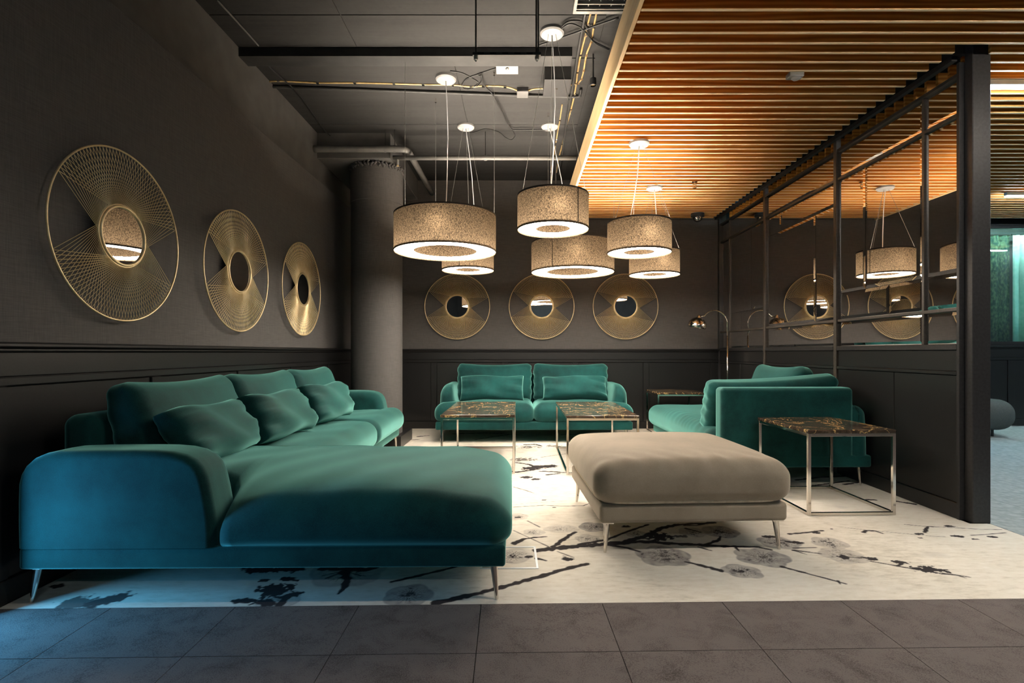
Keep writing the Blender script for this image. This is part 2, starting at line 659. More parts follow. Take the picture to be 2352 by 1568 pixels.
# ---- printed carpet
def rug():
    x0, x1 = -2.128, 2.885
    NX = 1000
    ys = [0.0]
    Y = YF
    while Y < YB - 0.001:
        d = 0.0048 * max(1.0, (Y / 2.3)) ** 1.25
        Y = min(YB, Y + d)
        ys.append((Y - YF) / (YB - YF))
    T = np.array(ys)
    NY = len(T)
    xs = np.linspace(x0, x1, NX)
    GX, GT = np.meshgrid(xs, T)
    YFX = YF + TH * GX
    GY = YFX + GT * (YB - YFX)
    dark = np.zeros_like(GX)
    grey = np.zeros_like(GX)

    def field(cell, seed):
        r = np.random.default_rng(seed)
        nx, ny = int(5.2 / cell) + 3, int(5.2 / cell) + 3
        g = r.random((ny, nx))
        fx, fy = (GX - x0) / cell, (GY - 2.1) / cell
        ix, iy = fx.astype(int), fy.astype(int)
        tx, ty = fx - ix, fy - iy
        tx, ty = tx * tx * (3 - 2 * tx), ty * ty * (3 - 2 * ty)
        return (g[iy, ix] * (1 - tx) * (1 - ty) + g[iy, ix + 1] * tx * (1 - ty)
                + g[iy + 1, ix] * (1 - tx) * ty + g[iy + 1, ix + 1] * tx * ty)

    n1 = field(0.022, 1)
    n2 = field(0.055, 2)
    n3 = field(0.010, 3)
    tt = T * (YB - YF) + YF

    def window(ax, bx, ay, by):
        i0, i1 = np.searchsorted(xs, ax), np.searchsorted(xs, bx)
        j0, j1 = np.searchsorted(tt, ay - 0.08), np.searchsorted(tt, by + 0.08)
        return slice(j0, j1), slice(i0, i1)

    def stroke(px, w0, w1=None, strength=1.0):
        """a branch: photo pixels of its centre line, width in metres at its two ends"""
        w1 = w0 if w1 is None else w1
        P = [fp(*q) for q in px]
        n = len(P) - 1
        for i in range(n):
            (ax, ay), (bx, by) = P[i], P[i + 1]
            wa, wb = w0 + (w1 - w0) * i / n, w0 + (w1 - w0) * (i + 1) / n
            g = max(wa, wb) * 1.6 + 0.01
            sl = window(min(ax, bx) - g, max(ax, bx) + g, min(ay, by) - g, max(ay, by) + g)
            X, Yy = GX[sl], GY[sl]
            dx, dy = bx - ax, by - ay
            L2 = dx * dx + dy * dy + 1e-9
            t = np.clip(((X - ax) * dx + (Yy - ay) * dy) / L2, 0, 1)
            d = np.hypot(X - ax - t * dx, Yy - ay - t * dy)
            w = (wa + (wb - wa) * t) * 0.5 * (0.62 + 0.85 * n1[sl])
            a = np.clip((w - d) / 0.005 + 0.5, 0, 1) * strength
            dark[sl] = np.maximum(dark[sl], a)

    def ellipse(cu, cv, ru, seed, aspect=1.0, ang=0.0):
        cx, cy = fp(cu, cv)
        sl = window(cx - ru * 1.6, cx + ru * 1.6, cy - ru * 1.6, cy + ru * 1.6)
        X, Yy = GX[sl] - cx, GY[sl] - cy
        c, s = math.cos(ang), math.sin(ang)
        X, Yy = X * c + Yy * s, (-X * s + Yy * c) / aspect
        return sl, np.hypot(X, Yy) / ru, np.arctan2(Yy, X)

    def blossom(cu, cv, ru, g=0.7, d=0.7, seed=0, aspect=1.0, ang=0.0, petals=5):
        """a printed flower: grey petals, darker streaks and stamens around its heart"""
        sl, R, A = ellipse(cu, cv, ru, seed, aspect, ang)
        lob = 0.86 + 0.12 * np.abs(np.sin(A * petals / 2 + seed)) + 0.10 * (n2[sl] - 0.5)
        a = np.clip((lob - R) / 0.06, 0, 1)
        a = a * (0.70 + 0.45 * (n1[sl] - 0.3))
        grey[sl] = np.maximum(grey[sl], np.clip(a * g, 0, 1))
        ray = np.sin(A * 23 + seed * 3 + 3.5 * n2[sl])
        st = np.clip((ray - 0.45 - 0.9 * (R - 0.25)) * 2.2, 0, 1) * (R < 0.62) * (R > 0.06)
        blot = np.clip((n1[sl] * 0.6 + n3[sl] * 0.6 - 0.62 - 0.38 * R) * 6, 0, 1) * (R < 0.8)
        heart = np.clip((0.16 - R) / 0.06, 0, 1) * (n3[sl] > 0.35)
        dark[sl] = np.maximum(dark[sl], np.clip(np.maximum(np.maximum(st, blot), heart) * d, 0, 1))

    def blob(cu, cv, ru, aspect=0.6, ang=0.0, d=1.0, rag=0.5):
        sl, R, A = ellipse(cu, cv, ru, 0, aspect, ang)
        a = np.clip((1 + rag * (n1[sl] - 0.5) * 1.6 + rag * (n3[sl] - 0.5) - R) / 0.12, 0, 1)
        dark[sl] = np.maximum(dark[sl], a * d)

    # soft stains
    sx = field(0.35, 8) * field(0.12, 9)
    grey[:] = np.maximum(grey, np.clip((sx - 0.42) * 1.2, 0, 0.20))
    # --- the long branch beside the ottoman
    stroke([(1232, 1264), (1290, 1257), (1400, 1248), (1470, 1243), (1590, 1250)], 0.052, 0.042)
    stroke([(1590, 1250), (1660, 1254), (1740, 1256), (1770, 1262)], 0.036, 0.02)
    stroke([(1270, 1256), (1310, 1228), (1322, 1222)], 0.030, 0.022)
    stroke([(1330, 1250), (1390, 1240), (1450, 1217), (1490, 1204)], 0.028, 0.018)
    stroke([(1430, 1246), (1480, 1232), (1520, 1212), (1560, 1204), (1640, 1200)], 0.046, 0.03)
    stroke([(1400, 1251), (1440, 1258), (1468, 1266)], 0.028, 0.018)
    stroke([(1620, 1251), (1650, 1240), (1655, 1232)], 0.03, 0.012)
    stroke([(1575, 1213), (1610, 1222)], 0.020, 0.010)
    stroke([(1572, 1206), (1600, 1206), (1622, 1202)], 0.020, 0.012)
    stroke([(1604, 1256), (1634, 1264)], 0.016, 0.01)
    stroke([(1690, 1258), (1698, 1265)], 0.02, 0.01)
    stroke([(900, 1336), (960, 1322), (1020, 1308), (1060, 1298), (1110, 1288)], 0.020, 0.024)
    stroke([(1000, 1383), (1040, 1376), (1100, 1362), (1180, 1341), (1250, 1320), (1300, 1306), (1348, 1295)], 0.04, 0.028)
    stroke([(1180, 1248), (1200, 1238), (1225, 1234), (1255, 1232)], 0.034, 0.012)
    stroke([(1180, 1218), (1260, 1255)], 0.007)
    stroke([(1212, 1196), (1240, 1210)], 0.008)
    stroke([(1280, 1266), (1318, 1280)], 0.008)
    stroke([(1232, 1282), (1254, 1287)], 0.022, 0.010)
    stroke([(1180, 1164), (1250, 1160), (1290, 1162), (1340, 1161), (1360, 1153)], 0.008)
    stroke([(1180, 1158), (1260, 1152), (1300, 1150)], 0.005, strength=0.6)
    stroke([(1180, 1118), (1205, 1125), (1226, 1132)], 0.012, 0.008)
    stroke([(1242, 1050), (1275, 1045), (1300, 1042)], 0.010)
    stroke([(1186, 1062), (1215, 1066), (1228, 1072)], 0.026, 0.04)
    stroke([(1186, 1084), (1210, 1081), (1240, 1076)], 0.04, 0.03)
    stroke([(1215, 1075), (1240, 1072), (1268, 1070)], 0.12, 0.10)
    stroke([(1240, 1082), (1270, 1083), (1295, 1085)], 0.03, 0.03)
    stroke([(1256, 1090), (1285, 1087)], 0.03, 0.02)
    blob(1208, 1096, 0.05, 0.9), blob(1232, 1100, 0.045, 0.8), blob(1205, 1055, 0.11, 0.55, d=0.8, rag=0.9)
    blob(1216, 1026, 0.10, 0.7, d=0.8, rag=1.0), blob(1270, 1024, 0.08, 0.9, d=0.7, rag=1.0)
    stroke([(1207, 1021), (1230, 1020), (1244, 1024)], 0.05, 0.03)
    stroke([(1090, 1010), (1130, 1003), (1170, 998)], 0.02)
    stroke([(960, 1002), (985, 1000)], 0.05, 0.03)
    stroke([(945, 1010), (962, 1009)], 0.03)
    stroke([(1040, 996), (1120, 994), (1200, 999)], 0.03, 0.02)
    stroke([(1290, 998), (1390, 996), (1420, 1000)], 0.03, 0.02)
    # --- blossoms
    blossom(1524, 1276, 0.15, 0.85, 0.8, 1)
    blossom(1752, 1279, 0.15, 0.85, 0.8, 2, 0.9)
    blossom(1704, 1311, 0.105, 0.75, 1.0, 3, 0.85, -0.3)
    blossom(1790, 1246, 0.12, 0.7, 0.9, 4, 0.9, -0.3)
    blossom(1655, 1221, 0.115, 0.75, 0.9, 5)
    blossom(1362, 1210, 0.095, 0.8, 1.0, 6)
    blossom(1349, 1237, 0.075, 0.35, 0.8, 7)
    blossom(1226, 1222, 0.07, 0.35, 0.8, 8)
    blossom(1290, 1214, 0.12, 0.30, 0.5, 9, 0.6)
    blossom(1190, 1186, 0.075, 0.35, 0.5, 10)
    blossom(1178, 1276, 0.11, 0.45, 1.0, 11)
    blossom(1905, 1246, 0.10, 0.50, 0.9, 12)
    blossom(1935, 1275, 0.12, 0.45, 0.5, 13)
    blossom(940, 1366, 0.115, 0.8, 0.9, 14)
    blossom(640, 1376, 0.10, 0.6, 0.4, 15)
    blossom(800, 1312, 0.19, 0.5, 0.7, 16)
    blossom(1462, 1226, 0.07, 0.5, 0.9, 17)
    blossom(1592, 1222, 0.09, 0.5, 0.8, 18)
    blob(1511, 1232, 0.085, 0.75, 0.3, 1.0, 0.6), blob(1437, 1209, 0.028, 0.6), blob(1300, 1282, 0.033, 0.85)
    blob(1272, 1165, 0.02, 0.6), blob(1249, 1148, 0.016, 0.6), blob(1189, 1188, 0.022, 0.5), blob(1214, 1278, 0.02, 0.7)
    blob(1562, 1231, 0.05, 0.5, 0, 0.9)
    stroke([(1575, 1290), (1610, 1298), (1655, 1309)], 0.014, 0.034)
    stroke([(1796, 1301), (1840, 1313), (1890, 1326), (1942, 1340)], 0.022, 0.010)
    stroke([(1925, 1334), (1930, 1341)], 0.014, 0.004)
    # --- towards the post
    stroke([(1812, 1226), (1850, 1223), (1890, 1218)], 0.022, 0.016)
    blob(1874, 1222, 0.03, 0.7), blob(1910, 1214, 0.014, 0.7), blob(1826, 1245, 0.045, 0.6, -0.2), blob(1770, 1232, 0.04, 0.5)
    stroke([(1822, 1258), (1875, 1257)], 0.014, 0.008)
    stroke([(1822, 1263), (1885, 1271)], 0.020, 0.008)
    stroke([(1825, 1264), (1853, 1273)], 0.014, 0.005)
    stroke([(1950, 1279), (1978, 1281)], 0.012)
    blob(1937, 1278, 0.034, 0.8), blob(2000, 1282, 0.038, 0.75), blob(2071, 1291, 0.034, 0.7, -0.2), blob(2134, 1307, 0.06, 0.55, -0.2, 1, 0.9)
    stroke([(2062, 1299), (2072, 1294)], 0.02, 0.012)
    stroke([(2002, 1289), (2060, 1299), (2108, 1308)], 0.014)
    stroke([(2168, 1317), (2195, 1320), (2228, 1325)], 0.018, 0.006)
    stroke([(2200, 1321), (2218, 1327)], 0.014, 0.004)
    stroke([(1942, 1211), (2000, 1218), (2070, 1224), (2140, 1231), (2170, 1232)], 0.005, strength=0.8)
    stroke([(1985, 1222), (1990, 1218), (2010, 1219), (2028, 1225)], 0.024, 0.012)
    stroke([(2124, 1222), (2128, 1214), (2132, 1209), (2142, 1209)], 0.022, 0.012)
    stroke([(2078, 1204), (2120, 1208), (2200, 1212), (2250, 1215), (2300, 1216)], 0.007)
    stroke([(2230, 1229), (2265, 1227), (2310, 1223)], 0.008)
    blob(2112, 1226, 0.03, 0.6), blob(2115, 1235, 0.02, 0.5), blob(2180, 1208, 0.035, 0.5), blob(2199, 1231, 0.036, 0.6), blob(2240, 1238, 0.026, 0.5), blob(2280, 1233, 0.03, 0.5)
    stroke([(1985, 1147), (2010, 1148)], 0.03)
    stroke([(2060, 1151), (2080, 1154), (2098, 1157)], 0.03, 0.04)
    # --- under the chaise and by the wall
    blob(175, 1385, 0.075, 0.9, 0.6, 0.85), blob(250, 1377, 0.09, 0.55, 0.8, 0.95, 0.3), blob(128, 1345, 0.035, 0.6)
    blob(604, 1308, 0.10, 0.4, 0, 1.0), blob(672, 1306, 0.06, 0.7), blob(632, 1354, 0.075, 1.0, 0.3, 1.0), blob(560, 1379, 0.05, 0.45)
    blob(670, 1365, 0.045, 0.8, 0.5), blob(662, 1329, 0.035, 0.7), blob(610, 1332, 0.025, 0.8), blob(612, 1384, 0.06, 0.5), blob(680, 1333, 0.02, 0.6)
    stroke([(640, 1388), (665, 1370), (682, 1360)], 0.04, 0.02)
    stroke([(790, 1312), (797, 1330), (790, 1350), (777, 1363)], 0.05, 0.014)
    stroke([(740, 1305), (840, 1308), (868, 1302)], 0.05, 0.03)
    stroke([(740, 1322), (785, 1312)], 0.008), stroke([(748, 1328), (785, 1314)], 0.008), stroke([(800, 1314), (828, 1322)], 0.008)
    # --- under the chaise sofa by the partition
    stroke([(1830, 1102), (1880, 1096), (1960, 1092), (2000, 1098)], 0.03)
    stroke([(1850, 1118), (1890, 1112), (1950, 1104)], 0.03, 0.02)
    stroke([(1940, 1112), (1980, 1106), (2005, 1112)], 0.03, 0.02)

    V = np.stack([GX.ravel(), GY.ravel(), np.zeros(GX.size)], 1).astype(np.float32)
    idx = np.arange(NX * NY).reshape(NY, NX)
    Q0 = np.stack([idx[:-1, :-1], idx[:-1, 1:], idx[1:, 1:], idx[1:, :-1]], -1).reshape(-1, 4).astype(np.int32)
    mid = V[Q0].mean(1)
    Q = Q0[~((mid[:, 0] > 2.764) & (mid[:, 1] > 3.195))]
    me = bpy.data.meshes.new('printed_carpet')
    me.vertices.add(len(V))
    me.vertices.foreach_set('co', V.ravel())
    me.loops.add(Q.size)
    me.loops.foreach_set('vertex_index', Q.ravel())
    me.polygons.add(len(Q))
    me.polygons.foreach_set('loop_start', np.arange(0, Q.size, 4, dtype=np.int32))
    me.update(calc_edges=True)
    attr = me.color_attributes.new('print', 'FLOAT_COLOR', 'POINT')
    C = np.stack([dark.ravel(), np.clip(grey.ravel(), 0, 1), np.zeros(GX.size), np.ones(GX.size)], 1).astype(np.float32)
    attr.data.foreach_set('color', C.ravel())
    return link('printed_carpet', me, 'printed_carpet')


tag(rug(), 'pale wall-to-wall carpet printed with grey blossoms and dark branches', 'carpet')

# ---- ceiling
ceil = struct(part_box('ceiling', 'concrete_dark', None, -2.5, 8.7, -4.6, 8.1, ZC, ZC + 0.2))
for (a, b, c, d) in [(-2.17, -1.25, 2.0, 3.66), (-1.243, 0.62, 2.0, 3.66), (-2.17, -1.25, 3.668, 4.05), (-1.243, 0.62, 3.668, 4.05),
                     (-2.17, -0.524, 4.21, 5.43), (-0.517, 0.62, 4.21, 5.43), (-2.17, -0.524, 5.438, 7.2), (-0.517, 0.62, 5.438, 7.2)]:
    part_box('ceiling_board', 'concrete_dark', ceil, a, b, c, d, ZC - 0.008, ZC + 0.001, 0.002)
struct(part_box('ceiling_beam', 'dark_paint', None, XL, 0.42, 4.055, 4.20, ZC - 0.075, ZC - 0.0085))

# ---- wall on the side of the three large mirrors
wl = MB()
wl.box(-2.36, XL, 2.02, YB + 0.15, -0.01, ZC)
wl.box(-2.36, XL, -4.5, 1.70, -0.01, ZC)
wl.box(-2.36, XL, 1.70, 2.02, 0.62, ZC)
wl.box(-2.36, XL, 1.70, 2.02, -0.01, 0.06)
wall_left = struct(wl.build('wall_left', 'grey_paint'))
part_box('fabric_panel', 'wall_fabric', wall_left, XL, -2.13, 2.06, YB, 1.09, 2.88, 0.003)


def wainscot(parent, plane, sgn, axis, a0, a1, stiles, half=0.04, zrail=0.925, ztop=1.05):
    """panelling on a wall: plane = wall face, sgn = direction out of it, axis = the direction it runs along"""
    def bx(name, s0, s1, z0, z1, t, mat='black_panel', bev=0.003):
        p0, p1 = sorted((plane, plane + sgn * t))
        if axis == 'y':
            return part_box(name, mat, parent, p0, p1, s0, s1, z0, z1, bev)
        return part_box(name, mat, parent, s0, s1, p0, p1, z0, z1, bev)
    edges = [a0] + list(stiles) + [a1]
    for i in range(len(edges) - 1):
        lo = edges[i] + (half if i > 0 else 0)
        hi = edges[i + 1] - (half if i < len(edges) - 2 else 0)
        if hi - lo > 0.02:
            bx('wainscot_panel', lo + .001, hi - .001, 0.10, zrail - 0.02, 0.022)
    for s in stiles:
        bx('stile', s - half, s + half, 0.10, zrail - 0.021, 0.034)
    bx('rail', a0, a1, zrail - 0.02, zrail + 0.02, 0.036, bev=0.006)
    bx('frieze_panel', a0, a1, zrail + 0.021, ztop, 0.024)
    bx('chair_rail', a0, a1, ztop, ztop + 0.018, 0.042, bev=0.006)
    bx('chair_rail', a0, a1, ztop + 0.0185, ztop + 0.04, 0.055, bev=0.006)
    bx('baseboard', a0, a1, 0.0, 0.099, 0.038)


wainscot(wall_left, XL, 1, 'y', 2.10, YB, [2.15, 3.09, 4.03, 4.97, 5.91, 6.85])
part_box('stile', 'black_panel', wall_left, XL, -2.108, 2.065, 2.10, 0.0, 1.095, 0.003)

# window beside the camera: daylight falls in low from here
win = MB()
for (y0, y1, z0, z1) in [(1.70, 1.725, 0.06, 0.62), (1.995, 2.02, 0.06, 0.62), (1.725, 1.995, 0.06, 0.085), (1.725, 1.995, 0.595, 0.62)]:
    win.box(-2.30, -2.23, y0, y1, z0, z1)
window_1 = struct(win.build('window_1', 'black_metal'))
part_box('pane', 'window_glass', window_1, -2.272, -2.266, 1.725, 1.995, 0.085, 0.595)
pl = bpy.data.lights.new('daylight_portal', 'AREA')
pl.shape = 'RECTANGLE'
pl.size, pl.size_y = 0.56, 0.32
pl.cycles.is_portal = True
po = bpy.data.objects.new('daylight_portal', pl)
col.objects.link(po)
po.location = (-2.37, 1.86, 0.34)
po.rotation_euler = (0, -math.pi / 2, 0)

# ---- back wall
wall_back = struct(part_box('wall_back', 'wall_fabric', None, -2.36, 2.87, YB, YB + 0.15, -0.01, ZC))
wainscot(wall_back, YB, -1, 'x', XL + 0.04, XP, [-2.10, -1.156, -0.178, 0.787, 1.757, 2.68])

# ---- round column in the corner, its plinth and the bulkhead above
colm = MB()
prof = [(0.285, 0.0), (0.285, 2.72), (0.292, 2.725), (0.292, 3.05), (0.283, 3.12)]
colm.lathe(prof, 64)
column = struct(colm.build('column', 'wall_fabric', loc=(-1.615, 5.98, 0), auto=30))
part_box('plinth', 'black_panel', column, -0.31, 0.34, -0.30, 0.31, 0.0, 0.13, 0.004)
ruf = MB()
for k in range(46):
    a = 2 * math.pi * k / 46
    pts = []
    for j in range(5):
        rr = 0.287 + 0.012 * math.sin(j * 2.1 + k * 1.7)
        aa = a + 0.05 * math.sin(j * 1.3 + k)
        pts.append((rr * math.cos(aa), rr * math.sin(aa), 3.085 + 0.014 * j + 0.012 * math.sin(k * 2.3)))
    ruf.tube(pts, 0.012, 5)
ruf.build('crumpled_fabric_collar', 'wall_fabric', column, smooth=True)
bh = struct(part_box('bulkhead', 'grey_paint', None, XL, -1.38, 5.64, YB, 3.14, ZC, 0.004))

# ---- wooden slat ceiling over the lounge and over the corridor
slats = bpy.data.objects.new('ceiling_slatted', None)
col.objects.link(slats)
struct(slats)


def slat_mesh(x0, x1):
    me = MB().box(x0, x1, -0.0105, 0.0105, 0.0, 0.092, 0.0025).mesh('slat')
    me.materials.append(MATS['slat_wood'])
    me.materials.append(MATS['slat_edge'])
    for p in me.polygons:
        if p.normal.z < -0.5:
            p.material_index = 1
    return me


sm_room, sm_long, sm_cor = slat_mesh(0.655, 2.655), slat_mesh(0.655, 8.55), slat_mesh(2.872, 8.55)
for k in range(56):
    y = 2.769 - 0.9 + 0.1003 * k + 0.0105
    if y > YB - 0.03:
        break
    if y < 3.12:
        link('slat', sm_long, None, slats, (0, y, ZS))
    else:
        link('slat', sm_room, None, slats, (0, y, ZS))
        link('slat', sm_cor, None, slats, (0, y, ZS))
fas = MB().box(0.628, 0.652, 1.80, YB - 0.002, ZS - 0.004, 3.09, 0.002)
fas.build('fascia_board', 'oak_edge', slats)
# carrier rails of the slats
for x in (0.9, 1.8, 2.6, 3.4, 5.0, 6.6):
    part_box('carrier_rail', 'black_metal', slats, x - 0.02, x + 0.02, 1.85, YB - 0.01, ZS + 0.093, ZS + 0.13)
part_box('edge_rail', 'black_metal', slats, 2.705, 2.74, 3.26, YB - 0.01, ZS - 0.004, ZS + 0.028)
struct(part_box('ceiling_void_lining', 'black_void', None, 0.66, 8.55, 1.8, YB - 0.002, 3.10, 3.11))

# ---- mirrored partition
part = MB().box(2.80, 2.855, 3.262, YB, 0.0, 2.80)
wall_right = struct(part.build('wall_right', 'black_panel'))
PY = [5.86, 4.55]
for y in PY:
    part_box('post', 'bronze_metal', wall_right, 2.757, 2.80, y - 0.021, y + 0.021, 0.0, 2.90, 0.003)
part_box('post', 'black_metal', wall_right, 2.75, 2.80, YB - 0.05, YB - 0.003, 0.0, 2.98, 0.003)
part_box('end_post', 'black_metal', wall_right, 2.785, 2.897, 3.20, 3.262, 0.0, 3.09, 0.004)
part_box('post', 'black_metal', wall_right, 2.755, 2.80, 3.2625, 3.285, 0.0, 2.86, 0.002)
cols = [(5.885, 6.838), (6.862, 7.148), (4.576, 5.834), (3.586, 4.524), (3.287, 3.562)]
for y in (6.85, 3.574):
    part_box('mullion', 'bronze_metal', wall_right, 2.768, 2.80, y - 0.011, y + 0.011, 1.10, 2.778, 0.002)
for (y0, y1) in ((3.285, 4.525), (4.575, 5.835), (5.885, 7.149)):
    part_box('sill_rail', 'black_metal', wall_right, 2.757, 2.80, y0, y1, 1.062, 1.100, 0.003)
    part_box('transom', 'bronze_metal', wall_right, 2.767, 2.799, y0, y1, 1.309, 1.331, 0.002)
    part_box('transom', 'bronze_metal', wall_right, 2.767, 2.799, y0, y1, 2.534, 2.556, 0.002)
    part_box('top_rail', 'black_metal', wall_right, 2.760, 2.80, y0, y1, 2.778, 2.803, 0.003)
    part_box('frieze_panel', 'black_panel', wall_right, 2.772, 2.80, y0, y1, 0.928, 1.061, 0.002)
    part_box('rail', 'black_panel', wall_right, 2.758, 2.80, y0, y1, 0.904, 0.927, 0.003)
    mid = 3.85 if y0 < 3.5 else (y0 + y1) / 2
    for (a, b) in ((y0, mid - 0.002), (mid + 0.002, y1)):
        part_box('wainscot_panel', 'black_panel', wall_right, 2.770, 2.80, a, b, 0.10, 0.903, 0.004)
    part_box('baseboard', 'black_panel', wall_right, 2.760, 2.80, y0, y1, 0.0, 0.099, 0.003)


def pane(y0, y1, z0, z1, tilt=0.0):
    """bevelled mirror: a flat field inside a sloping border, face towards -x"""
    b = min(0.024, (y1 - y0) * 0.2, (z1 - z0) * 0.2)
    g = 0.0015
    y0, y1, z0, z1 = y0 + g, y1 - g, z0 + g, z1 - g
    xo, xi, xb = 2.7835, 2.780, 2.799
    o = [(xo, y0, z0), (xo, y1, z0), (xo, y1, z1), (xo, y0, z1)]
    i = [(xi, y0 + b, z0 + b), (xi, y1 - b, z0 + b), (xi, y1 - b, z1 - b), (xi, y0 + b, z1 - b)]
    k = [(xb, q[1], q[2]) for q in o]
    m = MB()
    m.add(o + i + k, [(4, 7, 6, 5), (0, 4, 5, 1), (1, 5, 6, 2), (2, 6, 7, 3), (3, 7, 4, 0),
                      (0, 1, 9, 8), (1, 2, 10, 9), (2, 3, 11, 10), (3, 0, 8, 11)])
    return m.build('mirror_pane', 'mirror', wall_right)


for (y0, y1) in cols:
    pane(y0, y1, 1.10, 1.309)
    pane(y0, y1, 2.556, 2.778)
Z0, Z1 = 1.331, 2.534
pane(5.885, 6.24, 1.555, Z1), pane(6.24, 6.838, 1.555, Z1), pane(5.885, 6.52, Z0, 1.555), pane(6.52, 6.838, Z0, 1.555)
pane(6.862, 7.148, Z0, 1.555), pane(6.862, 7.148, 1.555, Z1)
pane(4.576, 5.53, 2.33, Z1), pane(5.53, 5.834, 2.33, Z1), pane(4.576, 4.89, Z0, 2.33), pane(4.89, 5.834, Z0, 2.33)
pane(3.586, 4.186, 1.555, Z1), pane(4.186, 4.524, 1.555, Z1), pane(3.586, 3.92, Z0, 1.555), pane(3.92, 4.524, Z0, 1.555)
pane(3.287, 3.562, Z0, 1.555), pane(3.287, 3.562, 1.555, Z1)

# ---- corridor beyond the partition and the hall behind the camera
YC = 7.50
wf = MB()
wf.box(2.87, 8.7, YC, YC + 0.14, -0.01, 1.17)
wf.box(2.87, 8.7, YC, YC + 0.14, 2.86, ZC)
wf.box(2.87, 4.3, YC, YC + 0.14, 1.17, 2.86)
wall_corridor = struct(wf.build('wall_corridor', 'black_panel'))
wainscot(wall_corridor, YC, -1, 'x', 4.3, 8.5, [5.0, 6.12, 7.05, 8.0], 0.045, 0.955, 1.10)
w2 = MB()
for (x0, x1, z0, z1) in [(4.3, 8.6, 1.17, 1.20), (4.3, 8.6, 2.83, 2.86), (4.3, 4.34, 1.2, 2.83), (7.9, 7.93, 1.2, 2.83)]:
    w2.box(x0, x1, YC + 0.02, YC + 0.08, z0, z1)
mirror_glazing = struct(w2.build('mirror_glazing', 'black_metal'))  # glazing with sheets behind it, standing in for a wall mirror
part_box('pane', 'corridor_glass', mirror_glazing, 4.34, 7.9, YC + 0.045, YC + 0.053, 1.2, 2.83)
part_box('pane', 'corridor_glass', mirror_glazing, 7.93, 8.6, YC + 0.045, YC + 0.053, 1.2, 2.83)
struct(part_box('wall_corridor_side', 'hall_wall', None, 8.6, 8.7, -4.6, 8.1, -0.01, ZC))
struct(part_box('wall_back_room', 'hall_wall', None, 2.87, 8.6, 8.0, 8.1, -0.01, ZC))
struct(part_box('wall_front', 'hall_wall', None, -2.36, 8.6, -4.6, -4.5, -0.01, ZC))


def curtain(name, x0, x1, y, mat, seed):  # folded sheet standing in for what the corridor mirror reflects
    n = int((x1 - x0) / 0.012)
    m = MB()
    vs, fs = [], []
    for j, z in enumerate((1.0, 1.6, 2.2, 2.8)):
        for i in range(n + 1):
            x = x0 + (x1 - x0) * i / n
            vs.append((x, y + 0.022 * math.sin(x * 60 + 1.5 * math.sin(x * 9 + seed)) * (1.1 - 0.08 * j), z))
    for j in range(3):
        for i in range(n):
            a = j * (n + 1) + i
            fs.append((a, a + 1, a + n + 2, a + n + 1))
    m.add(vs, fs)
    o = m.build(name, mat, None, smooth=True)
    sd = o.modifiers.new('thickness', 'SOLIDIFY')
    sd.thickness = 0.004
    return o


tag(curtain('curtain', 5.6, 7.40, 7.86, 'curtain_green', 1), 'dark green mottled curtain behind the corridor glass', 'curtain')
tag(curtain('curtain', 7.425, 8.4, 7.83, 'curtain_teal', 3), 'pale teal curtain beside the dark green one behind glass', 'curtain')
for ob in [q for q in bpy.data.objects if q.name.startswith('curtain')]:
    if True:
        MB().tube([(min(v.co.x for v in ob.data.vertices), 7.86, 2.812), (max(v.co.x for v in ob.data.vertices), 7.86, 2.812)], 0.012, 8).build('curtain_rail', 'black_metal', ob)


def led(loc, length, label, mat='led_white', group=None):
    t = thing('linear_light', label, 'light', loc, 0, group)
    MB().box(-length / 2, length / 2, -0.022, 0.022, 0.012, 0.05, 0.003).build('housing', 'white_plastic', t)
    MB().box(-length / 2 + .004, length / 2 - .004, -0.02, 0.02, 0.0, 0.0115, 0.003).build('diffuser', mat, t)
    return t


led((4.63, 3.50, ZS - 0.052), 3.0, 'glowing linear light under corridor slats just past the black end post')
led((7.05, 5.95, ZS - 0.052), 3.0, 'farther glowing linear light under the corridor slats')
led((6.6, 7.70, 2.90), 2.6, 'linear light hidden above the curtains behind the corridor glass')  # added, unseen: lifts the sheets behind the glass
led((2.75, 1.75, ZS - 0.052), 2.4, 'added unseen warm light under the slats, brightening the front of the carpet', 'led_fill')  # added, unseen: brightens the front of the carpet
led((1.6, -2.6, 3.30), 2.4, 'linear light far behind the viewpoint, out of the picture')

# ================================================================== FURNITURE
def seat_cushion(parent, x0, x1, y0, y1, z0, z1, r=0.085, crown=0.03, notch=None, mat='velvet_teal', name='seat_cushion',
                 n=(14, 14, 2), wrinkle=None, over=0.012):
    sx, sy, sz = x1 - x0, y1 - y0, z1 - z0
    cx, cy, cz = (x0 + x1) / 2, (y0 + y1) / 2, (z0 + z1) / 2

    def df(x, y, z, u, v, w):
        t = (w + 1) / 2
        k = max(0.0, 1 - u ** 4) * max(0.0, 1 - v ** 4)
        z2 = z + crown * k * t
        s = 1 + over * 2 * (1 - w * w) / max(sx, sy)
        X, Y = cx + x * s, cy + y * s
        if notch:
            X, Y = notch(X, Y)
        Z = cz + z2
        if wrinkle:
            Z += wrinkle(X, Y) * t
        return (X, Y, Z)
    return link(name, soft_mesh(name, (sx, sy, sz), r, n, 5, df), mat, parent)


